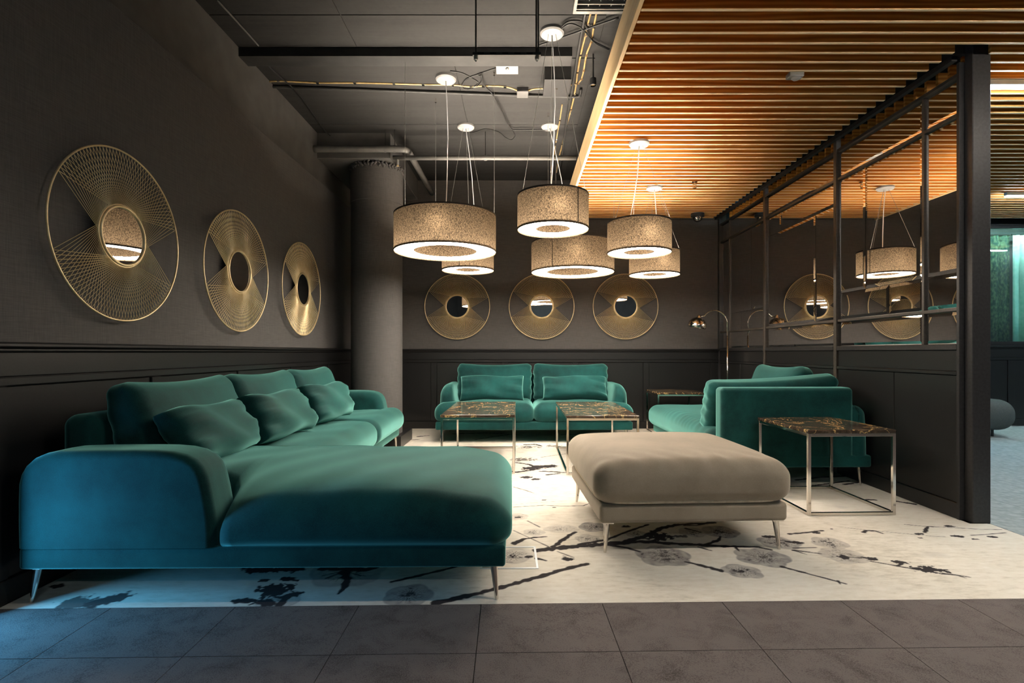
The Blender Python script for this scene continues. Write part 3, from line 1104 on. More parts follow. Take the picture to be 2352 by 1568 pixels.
def back_cushion(parent, loc, w, h, t, tilt, rz, mat='velvet_teal', name='back_cushion', seed=0, dip=0.028, slope=0.0):
    """width along x, front towards -y, leaning back by tilt"""
    rnd = random.Random(seed)
    ph = [rnd.uniform(0, 6.28) for _ in range(6)]

    def df(x, y, z, u, v, w_):
        top = (w_ + 1) / 2
        k = max(0.0, 1 - u ** 4) * max(0.0, 1 - w_ ** 4)
        th = 0.62 + 0.38 * (1 - top * 0.75)            # thinner towards the top edge
        corner = abs(u) ** 6 * abs(w_) ** 6
        y2 = y * th * (1 - 0.45 * corner) - (0.032 * k if v < 0 else -0.012 * k)
        z2 = z - dip * (1 - u * u) * smooth01((w_ - 0.2) / 0.8) + slope * x * top
        # gathers along the short sides
        g = abs(u) ** 3
        y2 += 0.0055 * g * math.sin(w_ * 11 + ph[0] + u * 2 + math.sin(w_ * 5)) * (1 - abs(v) * 0.3)
        x2 = x * (1 - 0.018 * (1 - w_ * w_)) + 0.006 * g * math.sin(w_ * 14 + ph[1])
        return (x2, y2, z2)
    me = soft_mesh(name, (w, t, h), min(0.075, t * 0.42), (18, 4, 12), 5, df)
    o = link(name, me, mat, parent, loc)
    o.rotation_euler = (-tilt, 0, rz)
    return o


def pillow(label, loc, w, h, t, tilt, rz, mat='velvet_teal', seed=0, roll=0.0, group=None):
    n1, n2 = 36, 22
    rnd = random.Random(seed)
    ph = [rnd.uniform(0, 6.28) for _ in range(8)]
    vs, fs = [], []

    def pt(i, j, side):
        a, b = -1 + 2 * i / n1, -1 + 2 * j / n2
        u = math.copysign(1 - (1 - abs(a)) ** 1.35, a)
        v = math.copysign(1 - (1 - abs(b)) ** 1.35, b)
        th = t / 2 * (max(0, 1 - u ** 4) * max(0, 1 - v ** 4)) ** 0.30
        x = w / 2 * u * (1 - 0.035 * (1 - v * v))
        z = h / 2 * v * (1 - 0.055 * (1 - u * u))
        g = abs(u) ** 2.2
        th += th * 0.16 * g * math.sin(v * 7 + ph[0] + 2.5 * u) + th * 0.07 * math.sin(u * 6 + v * 3 + ph[1])
        th += th * 0.05 * math.sin(v * 19 + u * 5 + ph[2]) * g
        y = (-1 if side == 0 else 0.55) * th
        return (x, y, z + 0.008 * math.sin(u * 4 + ph[3]))
    idx = {}
    for side in (0, 1):
        for i in range(n1 + 1):
            for j in range(n2 + 1):
                edge = i in (0, n1) or j in (0, n2)
                key = (i, j) if edge else (i, j, side)
                if key not in idx:
                    idx[key] = len(vs)
                    vs.append(pt(i, j, side))
    for side in (0, 1):
        for i in range(n1):
            for j in range(n2):
                q = []
                for (a, b) in ((i, j), (i + 1, j), (i + 1, j + 1), (i, j + 1)):
                    edge = a in (0, n1) or b in (0, n2)
                    q.append(idx[(a, b) if edge else (a, b, side)])
                fs.append(tuple(q) if side == 0 else tuple(reversed(q)))
    me = bpy.data.meshes.new('lumbar_pillow')
    me.from_pydata(vs, [], fs)
    me.shade_smooth()
    o = link('lumbar_pillow', me, mat, None, loc)
    o.rotation_euler = (-tilt, roll, rz)
    return tag(o, label, 'pillow', group)


def leg(parent, x, y, sx, sy, h=0.152, r0=0.017, r1=0.0075, mat='chrome'):
    m = MB()
    m.tube([(x, y, h), (x + sx * 0.022, y + sy * 0.022, 0.0)], r0, 14, True, [r0, r1])
    o = m.build('leg', mat, parent, auto=40)
    part_box('mounting_plate', mat, o, x - 0.03, x + 0.03, y - 0.03, y + 0.03, h - 0.006, h + 0.004)
    return o


def arm(parent, x0, x1, y0, y1, z0, z1, r, deform=None, n=(12, 6, 6)):
    sx, sy, sz = x1 - x0, y1 - y0, z1 - z0
    c = ((x0 + x1) / 2, (y0 + y1) / 2, (z0 + z1) / 2)

    def df(x, y, z, u, v, w):
        q = (x, y, z)
        if deform:
            q = deform(x, y, z, u, v, w)
        return (c[0] + q[0], c[1] + q[1], c[2] + q[2])
    return link('arm', soft_mesh('arm', (sx, sy, sz), r, n, 6, df), 'velvet_teal', parent)


def soft_part(name, mat, parent, x0, x1, y0, y1, z0, z1, r, n=(10, 4, 4), deform=None):
    c = ((x0 + x1) / 2, (y0 + y1) / 2, (z0 + z1) / 2)

    def df(x, y, z, u, v, w):
        q = deform(x, y, z, u, v, w) if deform else (x, y, z)
        return (c[0] + q[0], c[1] + q[1], c[2] + q[2])
    return link(name, soft_mesh(name, (x1 - x0, y1 - y0, z1 - z0), r, n, 4, df), mat, parent)


# ---- corner sofa with a chaise, along the wall of the three large mirrors
A_ROT = 0.014
A_ORG = (-2.068, 2.150, 0.0)
A = thing('corner_sofa', 'long teal velvet corner sofa with a chaise end, nearest the camera', 'sofa', A_ORG, A_ROT)
soft_part('base', 'velvet_teal', A, 0.006, 2.015, 0.004, 1.03, 0.150, 0.240, 0.014, (20, 12, 2))
soft_part('base', 'velvet_teal', A, 0.006, 0.83, 1.032, 3.496, 0.150, 0.240, 0.014, (10, 20, 2))


def armA(x, y, z, u, v, w):
    t = (w + 1) / 2
    e = smooth01((u - 0.45) / 0.55)
    z2 = z - 0.055 * e * e * t
    x2 = x + 0.03 * e * (1 - w * w) - 0.018 * e * t
    y2 = y * (1 - 0.10 * t) if y > 0 else y
    return (x2, y2, z2)


ARM_P = [(-0.004, 0.238), (-0.006, 0.33), (-0.006, 0.43), (-0.004, 0.505), (0.006, 0.545), (0.026, 0.580), (0.060, 0.610), (0.105, 0.629), (0.16, 0.638),
         (0.25, 0.641), (0.36, 0.642), (0.47, 0.642), (0.56, 0.641), (0.63, 0.635), (0.685, 0.622), (0.725, 0.600), (0.752, 0.570), (0.770, 0.530), (0.786, 0.46), (0.800, 0.38),
         (0.806, 0.30), (0.806, 0.238)]


def profile_arm(parent, prof, y0, y1, e0, e1):
    """the side outline of an arm, given thickness with rounded long edges"""
    n = len(prof)
    nor = []
    for i in range(n):
        a, b = prof[max(i - 1, 0)], prof[min(i + 1, n - 1)]
        dx, dz = b[0] - a[0], b[1] - a[1]
        L = math.hypot(dx, dz)
        nor.append((dz / L, -dx / L))          # pointing inwards
    rings = []
    for k in range(7):
        a = math.pi / 2 * k / 6
        rings.append((y0 + e0 * (1 - math.sin(a)), e0 * (1 - math.cos(a))))
    rings = [(y0 + e0 * (1 - math.cos(math.pi / 2 * k / 6)), e0 * (1 - math.sin(math.pi / 2 * k / 6))) for k in range(7)]
    rings += [(y0 + e0 + (y1 - y0 - e0 - e1) * t, 0.0) for t in (0.33, 0.66)]
    rings += [(y1 - e1 * (1 - math.sin(math.pi / 2 * k / 6)), e1 * (1 - math.cos(math.pi / 2 * k / 6))) for k in range(7)]
    vs, fs = [], []
    for (y, ins) in rings:
        for (p, q) in zip(prof, nor):
            vs.append((p[0] + q[0] * ins, y, p[1] + (q[1] * ins if p[1] > 0.25 else 0)))
    m = len(rings)
    for i in range(m - 1):
        for j in range(n - 1):
            fs.append((i * n + j, i * n + j + 1, (i + 1) * n + j + 1, (i + 1) * n + j))
        fs.append((i * n + n - 1, i * n, (i + 1) * n, (i + 1) * n + n - 1))
    fs.append(tuple(reversed(range(n))))
    fs.append(tuple((m - 1) * n + j for j in range(n)))
    mb = MB()
    mb.add(vs, fs)
    me = mb.mesh('arm', True)
    bm = bmesh.new()
    bm.from_mesh(me)
    bmesh.ops.recalc_face_normals(bm, faces=list(bm.faces))
    bm.to_mesh(me)
    bm.free()
    me.shade_smooth()
    me.set_sharp_from_angle(angle=math.radians(50))
    return link('arm', me, 'velvet_teal', parent)


profile_arm(A, ARM_P, 0.0, 0.235, 0.035, 0.085)
profile_arm(A, [(x * 0.90, z) for (x, z) in ARM_P], 3.255, 3.50, 0.08, 0.04)
soft_part('back_frame', 'velvet_teal', A, 0.002, 0.150, 0.20, 3.30, 0.18, 0.765, 0.055, (4, 24, 8))


def notch_near(X, Y):
    y0 = 0.245 * (1 - smooth01((X - 0.785) / 0.035))
    return X, y0 + (1.035 - y0) * (Y + 0.006) / 1.041


def notch_far(X, Y):
    y1 = 3.50 - 0.262 * (1 - smooth01((X - 0.715) / 0.06))
    return X, 2.40 + (y1 - 2.40) * (Y - 2.40) / (3.50 - 2.40)


def wrk(s):
    return lambda X, Y: 0.0035 * math.sin(X * 9 + Y * 5 + s) + 0.002 * math.sin(X * 21 - Y * 17 + s)


def chaise_top(X, Y):
    front = 0.055 * math.exp(-max(Y, 0) / 0.16)
    corner = 0.085 * math.exp(-max(X - 0.80, 0) / 0.13) * smooth01((0.55 - Y) / 0.55) * smooth01((X - 0.70) / 0.12)
    end = 0.045 * math.exp(-max(2.03 - X, 0) / 0.13)
    return wrk(0)(X, Y) - front - corner - end


seat_cushion(A, 0.155, 2.032, -0.006, 1.035, 0.216, 0.470, 0.095, 0.040, notch_near, n=(40, 24, 3), wrinkle=chaise_top, name='chaise_cushion')
seat_cushion(A, 0.155, 0.885, 1.040, 2.392, 0.216, 0.445, 0.095, 0.035, None, n=(14, 20, 2), wrinkle=wrk(2))
seat_cushion(A, 0.155, 0.885, 2.398, 3.50, 0.216, 0.445, 0.095, 0.032, notch_far, n=(14, 20, 2), wrinkle=wrk(4))
for i, (y0, y1) in enumerate([(0.255, 1.155), (1.165, 2.065), (2.075, 2.965)]):
    back_cushion(A, (0.262, (y0 + y1) / 2, 0.668), y1 - y0, 0.50, 0.225, 0.27, math.pi / 2, seed=i, slope=0.0)
for (x, y, sx, sy) in [(0.05, 0.05, -1, -0.4), (1.965, 0.055, 0.6, -0.5), (1.965, 0.97, 0.6, 0.5), (0.80, 3.42, 0.6, 0.6), (0.05, 3.42, -1, 0.5),
                       (0.79, 1.75, 0.6, 0), (0.05, 1.75, -1, 0)]:
    leg(A, x, y, sx, sy)
rA = Matrix.Rotation(A_ROT, 3, 'Z')


def toA(x, y, z):
    q = rA @ Vector((x, y, z))
    return (q.x + A_ORG[0], q.y + A_ORG[1], q.z)


G = 'lumbar pillows on the corner sofa'
pillow('teal lumbar pillow leaning at the chaise end, largest of three on the corner sofa', toA(0.475, 0.575, 0.632), 0.65, 0.30, 0.22, 0.58, math.pi / 2 + A_ROT, seed=3, group=G)
pillow('teal lumbar pillow in the middle of the corner sofa', toA(0.50, 1.30, 0.632), 0.69, 0.31, 0.24, 0.50, math.pi / 2 + A_ROT - 0.06, seed=5, group=G)
pillow('teal lumbar pillow at the far end of the corner sofa, next to the low arm', toA(0.52, 2.13, 0.635), 0.68, 0.31, 0.24, 0.42, math.pi / 2 + A_ROT - 0.10, seed=9, group=G)

# ---- two-seat sofa against the back wall
B_ORG = (0.185, 6.02, 0.0)
B = thing('two_seat_sofa', 'two-seat teal velvet sofa against the back wall under three small mirrors', 'sofa', B_ORG, 0.0)
soft_part('base', 'velvet_teal', B, -1.138, 1.138, 0.0, 0.935, 0.150, 0.243, 0.016, (20, 10, 2))
soft_part('back_frame', 'velvet_teal', B, -0.98, 0.98, 0.80, 0.945, 0.18, 0.765, 0.055, (20, 4, 8))
for s in (-1, 1):
    def armB(x, y, z, u, v, w, s=s):
        t = (w + 1) / 2
        inner = -x * s                       # positive towards the seat
        x2 = x + s * (0.075 * smooth01(t) * max(0.0, inner / 0.125) - 0.025 * t * max(0.0, -inner / 0.125))
        e = smooth01((-v - 0.3) / 0.7)
        return (x2, y - 0.02 * e * (1 - w * w), z - 0.055 * e * e * t)
    xa, xb = sorted((s * 1.135, s * 0.885))
    arm(B, xa, xb, 0.17, 0.93, 0.16, 0.662, 0.10, armB, (6, 14, 8))
    leg(B, s * 1.07, 0.05, s * 0.7, -0.4)
    leg(B, s * 1.07, 0.85, s * 0.7, 0.4)

    def notchB(X, Y, s=s):
        out = X * s
        lim = 0.155 + 0.61 * (1 - smooth01((out - 0.875) / 0.03))
        return X, min(Y, lim) if out > 0.86 else Y

    def notchB2(X, Y, s=s):
        # the seat reaches out in front of the arm only
        lim = 1.145 - 0.262 * smooth01((Y - 0.10) / 0.07)
        return s * (0.004 + (lim - 0.004) * (X * s - 0.004) / (1.145 - 0.004)), Y
    xa, xb = sorted((s * 0.004, s * 1.145))
    seat_cushion(B, xa, xb, -0.015, 0.78, 0.216, 0.448, 0.095, 0.035, notchB2, n=(20, 14, 2), wrinkle=wrk(6 + s))
    xa, xb = sorted((s * 0.008, s * 0.965))
    back_cushion(B, ((xa + xb) / 2, 0.680, 0.662), xb - xa, 0.495, 0.22, 0.22, 0.0, seed=10 + s, dip=0.03)
G = 'lumbar pillows on the two-seat sofa'
pillow('teal lumbar pillow behind the smaller-veined marble table, on the back-wall sofa', (B_ORG[0] - 0.50, 6.335, 0.606), 0.77, 0.315, 0.22, 0.36, 0.0, seed=21, group=G)
pillow('teal lumbar pillow on the back-wall sofa seat closer to the arc lamp', (B_ORG[0] + 0.50, 6.325, 0.604), 0.78, 0.305, 0.24, 0.55, 0.0, seed=23, group=G)

# ---- chaise sofa beside the mirrored partition, its back to the camera
C_ORG = (1.578, 4.055, 0.0)
Cs = thing('chaise_sofa', 'teal velvet chaise sofa beside the mirrored partition, seen from its back', 'sofa', C_ORG, 0.018)
soft_part('base', 'velvet_teal', Cs, 0.0, 1.182, 0.0, 1.92, 0.150, 0.243, 0.016, (12, 16, 2))
soft_part('back_frame', 'velvet_teal', Cs, 0.003, 1.045, 0.003, 0.145, 0.19, 0.772, 0.035, (16, 3, 8))
soft_part('back_frame', 'velvet_teal', Cs, 1.035, 1.165, 0.78, 1.72, 0.18, 0.765, 0.05, (4, 12, 8))


def armC(x, y, z, u, v, w):
    t = (w + 1) / 2
    return (x - (0.02 * t * t if x > 0 else 0), y, z)


arm(Cs, 1.000, 1.178, 0.006, 0.79, 0.17, 0.628, 0.075, armC, (6, 12, 8))


def gather(X, Y):
    d = math.hypot(X - 0.10, Y - 0.45)
    side = smooth01((0.35 - X) / 0.35)
    return 0.003 * math.sin(Y * 66 + 9 * X + 2 * math.sin(Y * 9)) * side * smooth01((1.6 - Y) / 0.9) + 0.003 * math.sin(X * 11 + Y * 7) - 0.02 * smooth01((0.5 - Y) / 0.4)


seat_cushion(Cs, -0.055, 1.00, 0.150, 1.945, 0.216, 0.445, 0.09, 0.030, None, n=(24, 70, 2), wrinkle=gather)
back_cushion(Cs, (0.515, 0.305, 0.622), 1.08, 0.465, 0.225, 0.30, math.pi, seed=31, dip=0.022, slope=-0.06)
back_cushion(Cs, (0.905, 0.90, 0.685), 0.84, 0.50, 0.22, 0.27, -math.pi / 2, seed=33, dip=0.03)
for (x, y, sx, sy) in [(0.06, 0.06, -0.5, -0.5), (1.11, 0.05, 0.5, -0.4), (0.07, 1.86, -0.3, 0.5), (1.1, 1.86, 0.5, 0.5)]:
    leg(Cs, x, y, sx, sy)

# ---- beige ottoman
O = thing('ottoman', 'square beige velvet ottoman on slim tapered metal legs', 'ottoman', (0.425, 2.705, 0.0), 0.048)
soft_part('base', 'velvet_beige', O, 0.0, 1.0, 0.0, 0.99, 0.158, 0.256, 0.022, (14, 14, 2))


def ocrease(X, Y):
    a = math.sin((X - 0.52) * 60) * math.exp(-((X - 0.60) / 0.10) ** 2) * smooth01((0.42 - Y) / 0.42)
    b = math.sin((X + Y) * 38) * 0.0025 * smooth01((0.3 - Y) / 0.3)
    return 0.0045 * a + b


oc = seat_cushion(O, -0.018, 1.018, -0.018, 1.008, 0.250, 0.470, 0.082, 0.040, None, 'velvet_beige', 'cushion', (40, 40, 2), ocrease)
pts = []
for i in range(81):
    a = 2 * math.pi * i / 80
    c, s = math.cos(a), math.sin(a)
    k = (abs(c) ** 10 + abs(s) ** 10) ** (-0.1)
    pts.append((0.5 + 0.492 * c * k, 0.495 + 0.487 * s * k, 0.267))
MB().tube(pts, 0.0095, 8, False).build('piping', 'piping_cream', oc, smooth=True)
for (x, y, sx, sy) in [(0.045, 0.045, -0.6, -0.6), (0.955, 0.045, 0.6, -0.6), (0.045, 0.945, -0.6, 0.6), (0.955, 0.945, 0.6, 0.6)]:
    leg(O, x, y, sx, sy, 0.16, 0.018, 0.008)


# ---- marble tables on square tube frames
def table(label, x0, y0, w, d, h, rotz=0.0, group=None, seed=0, name='marble_table'):
    t = thing(name, label, 'table', (x0, y0, 0), rotz, group)
    q, top = 0.020, 0.022
    z1 = h - top
    leg_me = MB().box(0, q, 0, q, 0, z1, 0.0015).mesh('leg')
    leg_me.materials.append(MATS['chrome'])
    for (x, y) in ((0, 0), (w - q, 0), (0, d - q), (w - q, d - q)):
        link('leg', leg_me, None, t, (x, y, 0))
    for z in (0.0, z1 - q):
        for y in (0, d - q):
            part_box('rail', 'chrome', t, q, w - q, y, y + q, z, z + q, 0.0015)
        for x in (0, w - q):
            part_box('rail', 'chrome', t, x, x + q, q, d - q, z, z + q, 0.0015)
    part_box('marble_top', 'marble_brown', t, -0.002, w + 0.002, -0.002, d + 0.002, z1, h, 0.005, 2)
    return t


table('oblong dark marble table in front of the back sofa, nearer the corner sofa', -0.668, 4.50, 0.64, 1.20, 0.508)
table('oblong dark marble table with a gold vein, just behind the beige ottoman', 0.412, 4.45, 0.62, 1.24, 0.508)
table('square dark marble side table standing behind the chaise sofa back', 1.858, 3.345, 0.575, 0.66, 0.550, 0.03, name='side_table')
table('square dark marble side table in the back corner by the arc lamp', 1.715, 6.42, 0.58, 0.58, 0.550, 0.0, name='side_table')


# ================================================================== PENDANT LAMPS
def cpt(u, v, z):
    Y = F * (z - CH) / (CY - v)
    return ((u - CX) * Y / F, Y, z)


def pendant(label, x, y, zb, big, can, seam=None, wires='fan', cord=None, zc=None):
    R, h, ri = (0.432, 0.310, 0.268) if big else (0.273, 0.266, 0.132)
    zc = ZC - 0.009 if zc is None else zc
    t = thing('pendant_lamp', label, 'lamp', (x, y, zb), 0, 'pendant drum lamps')
    shade = MB().lathe([(R, 0.012), (R, h)], 96).build('shade', 'lamp_fabric', t, smooth=True)
    MB().lathe([(ri, 0.012), (ri, h - 0.02)], 72).build('inner_shade', 'lamp_fabric', t, smooth=True)
    MB().lathe([(ri + .001, 0.010), (R - .003, 0.010)], 96).build('diffuser', 'lamp_diffuser', t)
    MB().lathe([(ri + .001, 0.016), (R - .003, 0.016)], 96).build('diffuser_plate', 'lamp_diffuser_top', t)
    for k in range(3):
        a = math.radians(-90 + 120 * k + (0 if big else 8))
        rm = (R + ri) / 2
        bm = bmesh.new()
        bmesh.ops.create_icosphere(bm, subdivisions=2, radius=0.028)
        me = bpy.data.meshes.new('bulb')
        bm.to_mesh(me)
        bm.free()
        me.shade_smooth()
        link('bulb', me, 'bulb_glow', t, (rm * math.cos(a), rm * math.sin(a), h * 0.52))
    MB().lathe([(R + .0025, 0.0), (R + .0025, 0.013), (R - .0025, 0.013), (R - .0025, 0.0)], 96, close=True).build('lower_rim', 'lamp_fabric', shade, auto=40)
    MB().lathe([(R + .002, h - 0.008), (R + .002, h + 0.004), (R - .002, h + 0.004), (R - .002, h - 0.008)], 96, close=True).build('upper_rim', 'shade_trim', shade, auto=40)
    sp = MB()
    for k in range(3):
        a = math.pi / 2 + 2 * math.pi * k / 3
        sp.tube([(0, 0, h - 0.03), (R * math.cos(a), R * math.sin(a), h - 0.03)], 0.004, 6)
    sp.build('spider_frame', 'white_plastic', t)
    if seam is not None:
        a = math.radians(seam)
        rr = R + 0.0012
        MB().tube([(rr * math.cos(a), rr * math.sin(a), 0.013), (rr * math.cos(a), rr * math.sin(a), h)], 0.0032, 6).build('seam', 'shade_trim', shade)
    cxp, cyp = can
    L = zc - zb
    MB().lathe([(0.001, L), (0.088, L), (0.088, L - 0.018), (0.078, L - 0.028), (0.001, L - 0.030)], 40, cxp - x, cyp - y).build('canopy', 'white_plastic', t, auto=40)
    for k in range(3):
        a = math.radians(90 + 120 * k + (20 if big else 0))
        rx, ry = (R - .004) * math.cos(a), (R - .004) * math.sin(a)
        top = (rx, ry, L) if wires == 'vertical' else ((cxp - x) + 0.03 * math.cos(a), (cyp - y) + 0.03 * math.sin(a), L - 0.026)
        MB().tube([(rx, ry, h), top], 0.0016, 5).build('suspension_wire', 'grey_metal', t)
        if wires == 'vertical':
            MB().tube([(rx, ry, L), (rx, ry, L - 0.035)], 0.009, 8).build('ceiling_hook', 'chrome', t)
    c0 = Vector((cxp - x, cyp - y, L - 0.028))
    c1 = Vector((cord[0] if cord else 0.0, cord[1] if cord else 0.0, h - 0.03))
    sw = cord[2] if cord else 0.02
    pts = []
    for i in range(13):
        s = i / 12
        q = c0.lerp(c1, s)
        q.x += sw * math.sin(math.pi * s) * (1 if s < 0.5 else 0.8)
        pts.append(q)
    MB().tube(pts, 0.0042, 6).build('cord', 'white_cord', t, smooth=True)
    MB().lathe([(0.02, h - 0.07), (0.026, h - 0.02), (0.01, h + 0.012)], 20).build('lamp_holder', 'white_plastic', t, smooth=True)
    return t


pendant('largest-looking pendant drum lamp, wide grey-brown shade hanging nearest the column', -0.622, 4.47, 1.900, True, (-0.622, 4.50), None, 'vertical')
pendant('highest pendant drum lamp, small shade in the middle of the group', 0.268, 4.02, 1.985, False, (0.25, 3.85), -52, 'fan', (-0.02, 0.0, 0.03))
pendant('wide pendant drum lamp with a dark seam, behind the highest lamp', 0.572, 5.49, 1.880, True, (0.33, 5.45), -123, 'vertical')
pendant('small pendant drum lamp hung from the slatted ceiling, nearer of two', 1.052, 4.54, 1.905, False, (1.052, 4.54), None, 'fan', (-0.10, -0.05, 0.02), ZS)
pendant('small pendant drum lamp hung from the slatted ceiling, farther of two', 1.505, 5.77, 1.895, False, (1.505, 5.77), -25, 'fan', (0.03, 0, 0.01), ZS)
pendant('small pendant drum lamp partly hidden behind the wide lamp near the column', -0.530, 5.52, 1.905, False, (-0.546, 5.46), -103, 'fan', (0.09, 0.0, 0.02))


# ================================================================== ROUND WIRE MIRRORS
def wire_mirror_meshes():
    R, r = 0.445, 0.152
    parts = {}
    n = 120
    m = MB()
    m.tube([(R * math.cos(2 * math.pi * i / n), -0.045, R * math.sin(2 * math.pi * i / n)) for i in range(n + 1)], 0.0052, 8, False)
    parts['outer_ring'] = (m.mesh('outer_ring', True), 'gold')
    m = MB()
    for rr, yy, tr in ((r, -0.052, 0.0075), (r + 0.010, -0.046, 0.006)):
        m.tube([(rr * math.cos(2 * math.pi * i / 72), yy, rr * math.sin(2 * math.pi * i / 72)) for i in range(73)], tr, 8, False)
    parts['inner_frame'] = (m.mesh('inner_frame', True), 'gold')
    m = MB()
    vs = [(0, -0.050, 0)] + [((r - .002) * math.cos(2 * math.pi * i / 64), -0.050, (r - .002) * math.sin(2 * math.pi * i / 64)) for i in range(64)]
    vs += [(q[0], -0.030, q[2]) for q in vs]
    fs = [(0, 1 + i, 1 + (i + 1) % 64) for i in range(64)] + [(65, 66 + (i + 1) % 64, 66 + i) for i in range(64)]
    fs += [(1 + i, 66 + i, 66 + (i + 1) % 64, 1 + (i + 1) % 64) for i in range(64)]
    m.add(vs, fs)
    parts['mirror_glass'] = (m.mesh('mirror_glass'), 'mirror')
    fans = []
    for (a0, a1) in ((17, 151), (200, 331)):
        m = MB()
        K = 46
        for k in range(K + 1):
            a = math.radians(a0 + (a1 - a0) * k / K)
            for d, yo in ((31, -0.046), (-31, -0.043)):
                b = a + math.radians(d)
                m.tube([(R * math.cos(a), yo, R * math.sin(a)), ((r + .006) * math.cos(b), yo - 0.004, (r + .006) * math.sin(b))], 0.00165, 4, False)
        fans.append(m.mesh('wire_fan'))
    m = MB()
    for a in (90, 210, 330):
        aa = math.radians(a)
        m.tube([(r * 0.9 * math.cos(aa), -0.032, r * 0.9 * math.sin(aa)), (r * 0.9 * math.cos(aa), 0.0, r * 0.9 * math.sin(aa))], 0.006, 8)
    parts['wall_bracket'] = (m.mesh('wall_bracket'), 'black_metal')
    return parts, fans


WM, WF = wire_mirror_meshes()


def wire_mirror(label, loc, rz, group):
    t = thing('wire_mirror', label, 'mirror', loc, rz, group)
    for nme, (me, mat) in WM.items():
        link(nme, me, mat, t)
    for me in WF:
        link('wire_fan', me, 'gold', t)
    return t


g = 'round wire mirrors on the side wall'
wire_mirror('round gold wire mirror on the side wall, largest-looking, above the chaise end', (-2.13, 2.755, 1.660), math.pi / 2, g)
wire_mirror('round gold wire mirror, middle of the side-wall row above the corner sofa', (-2.13, 3.907, 1.650), math.pi / 2, g)
wire_mirror('round gold wire mirror on the side wall, closest to the column', (-2.13, 5.06, 1.655), math.pi / 2, g)
g = 'round wire mirrors on the back wall'
wire_mirror('round gold wire mirror on the back wall next to the column', (-0.834, YB, 1.672), 0, g)
wire_mirror('round gold wire mirror, middle of three on the back wall', (0.322, YB, 1.672), 0, g)
wire_mirror('round gold wire mirror on the back wall next to the arc lamp', (1.472, YB, 1.672), 0, g)

# ================================================================== ARC FLOOR LAMP
fl_ = thing('arc_floor_lamp', 'chrome arc floor lamp with a dome head in the back corner', 'lamp', (2.655, 6.62, 0.0), 0)
MB().lathe([(0.001, 0.03), (0.12, 0.03), (0.13, 0.02), (0.13, 0.0)], 40).build('base', 'chrome_dark', fl_, auto=40)
pts = [(0, 0, 0.03), (0.0, 0, 0.7), (-0.005, 0, 1.25)]
for i in range(1, 15):
    a = math.pi * 0.80 * i / 14
    pts.append((-0.155 - 0.01 + 0.16 * math.cos(a) - 0.0, 0, 1.40 + 0.175 * math.sin(a)))
pts.append((-0.345, 0, 1.495))
MB().tube(pts[:3], 0.0095, 10).build('pole', 'chrome', fl_, smooth=True)
MB().tube(pts[2:], 0.0075, 10).build('arc_arm', 'chrome', fl_, smooth=True)
dome = MB()
prof = [(0.001, 0.095), (0.03, 0.09), (0.075, 0.07), (0.105, 0.03), (0.114, -0.01), (0.112, -0.04), (0.108, -0.04), (0.109, -0.01), (0.10, 0.027), (0.07, 0.064), (0.001, 0.088)]
dome.lathe(prof, 48)
hd = dome.build('dome_head', 'chrome', fl_, smooth=True, loc=(-0.385, 0, 1.395))
hd.rotation_euler = (0.1, 0.18, 0)
hp = MB().lathe([(0.001, 0.128), (0.018, 0.125), (0.022, 0.10), (0.03, 0.088)], 20)
hp.build('collar', 'chrome', hd, smooth=True)

# ================================================================== POUF IN THE CORRIDOR
P = thing('pouf', 'rounded dark grey pouf on short legs in the corridor beyond the post', 'pouf', (5.42, 6.75, 0.0), 0)
soft_part('seat', 'pouf_fabric', P, -0.66, 0.72, -0.40, 0.40, 0.08, 0.46, 0.17, (12, 8, 3))
for (x, y) in ((-0.45, -0.25), (0.48, -0.25), (-0.45, 0.25), (0.48, 0.25)):
    MB().tube([(x, y, 0.0), (x, y, 0.10)], 0.014, 10).build('leg', 'black_metal', P)

# ================================================================== FIXTURES IN THE SLATTED CEILING
dc = thing('dome_camera', 'black dome security camera under the slatted ceiling by the back wall', 'camera', (2.36, 6.87, ZS), 0)
MB().lathe([(0.001, 0.0), (0.085, 0.0), (0.085, -0.04), (0.062, -0.05), (0.001, -0.052)], 36).build('housing', 'black_metal', dc, auto=40)
MB().lathe([(0.06, -0.05), (0.056, -0.075), (0.04, -0.098), (0.018, -0.109), (0.001, -0.111)], 30).build('dome', 'chrome_dark', dc, smooth=True)
sp = thing('emergency_spot', 'small oval emergency light between the wooden slats', 'light', (1.822, 3.425, ZS - 0.012), 0)
MB().box(-0.055, 0.04, -0.03, 0.03, -0.012, 0.02, 0.006, 2).build('housing', 'grey_metal', sp)
MB().lathe([(0.001, -0.024), (0.02, -0.022), (0.028, -0.014), (0.03, -0.011)], 24).build('lens', 'white_plastic', sp, smooth=True)
sh = thing('ceiling_sprinkler', 'small sprinkler head hanging below the farther wooden slats', 'sprinkler', (1.885, 5.58, ZS), 0)
MB().lathe([(0.001, 0.0), (0.03, 0.0), (0.03, -0.006), (0.012, -0.008), (0.012, -0.03), (0.001, -0.03)], 20).build('body', 'chrome', sh, auto=40)
MB().tube([(0.02 * math.cos(2 * math.pi * i / 24), 0, -0.045 + 0.022 * math.sin(2 * math.pi * i / 24)) for i in range(25)], 0.004, 6, False).build('frame_arms', 'chrome', sh, smooth=True)
MB().lathe([(0.001, -0.066), (0.02, -0.066), (0.02, -0.070), (0.001, -0.070)], 16).build('deflector', 'chrome', sh)

# ================================================================== SERVICES UNDER THE CONCRETE CEILING
ZQ = ZC - 0.012


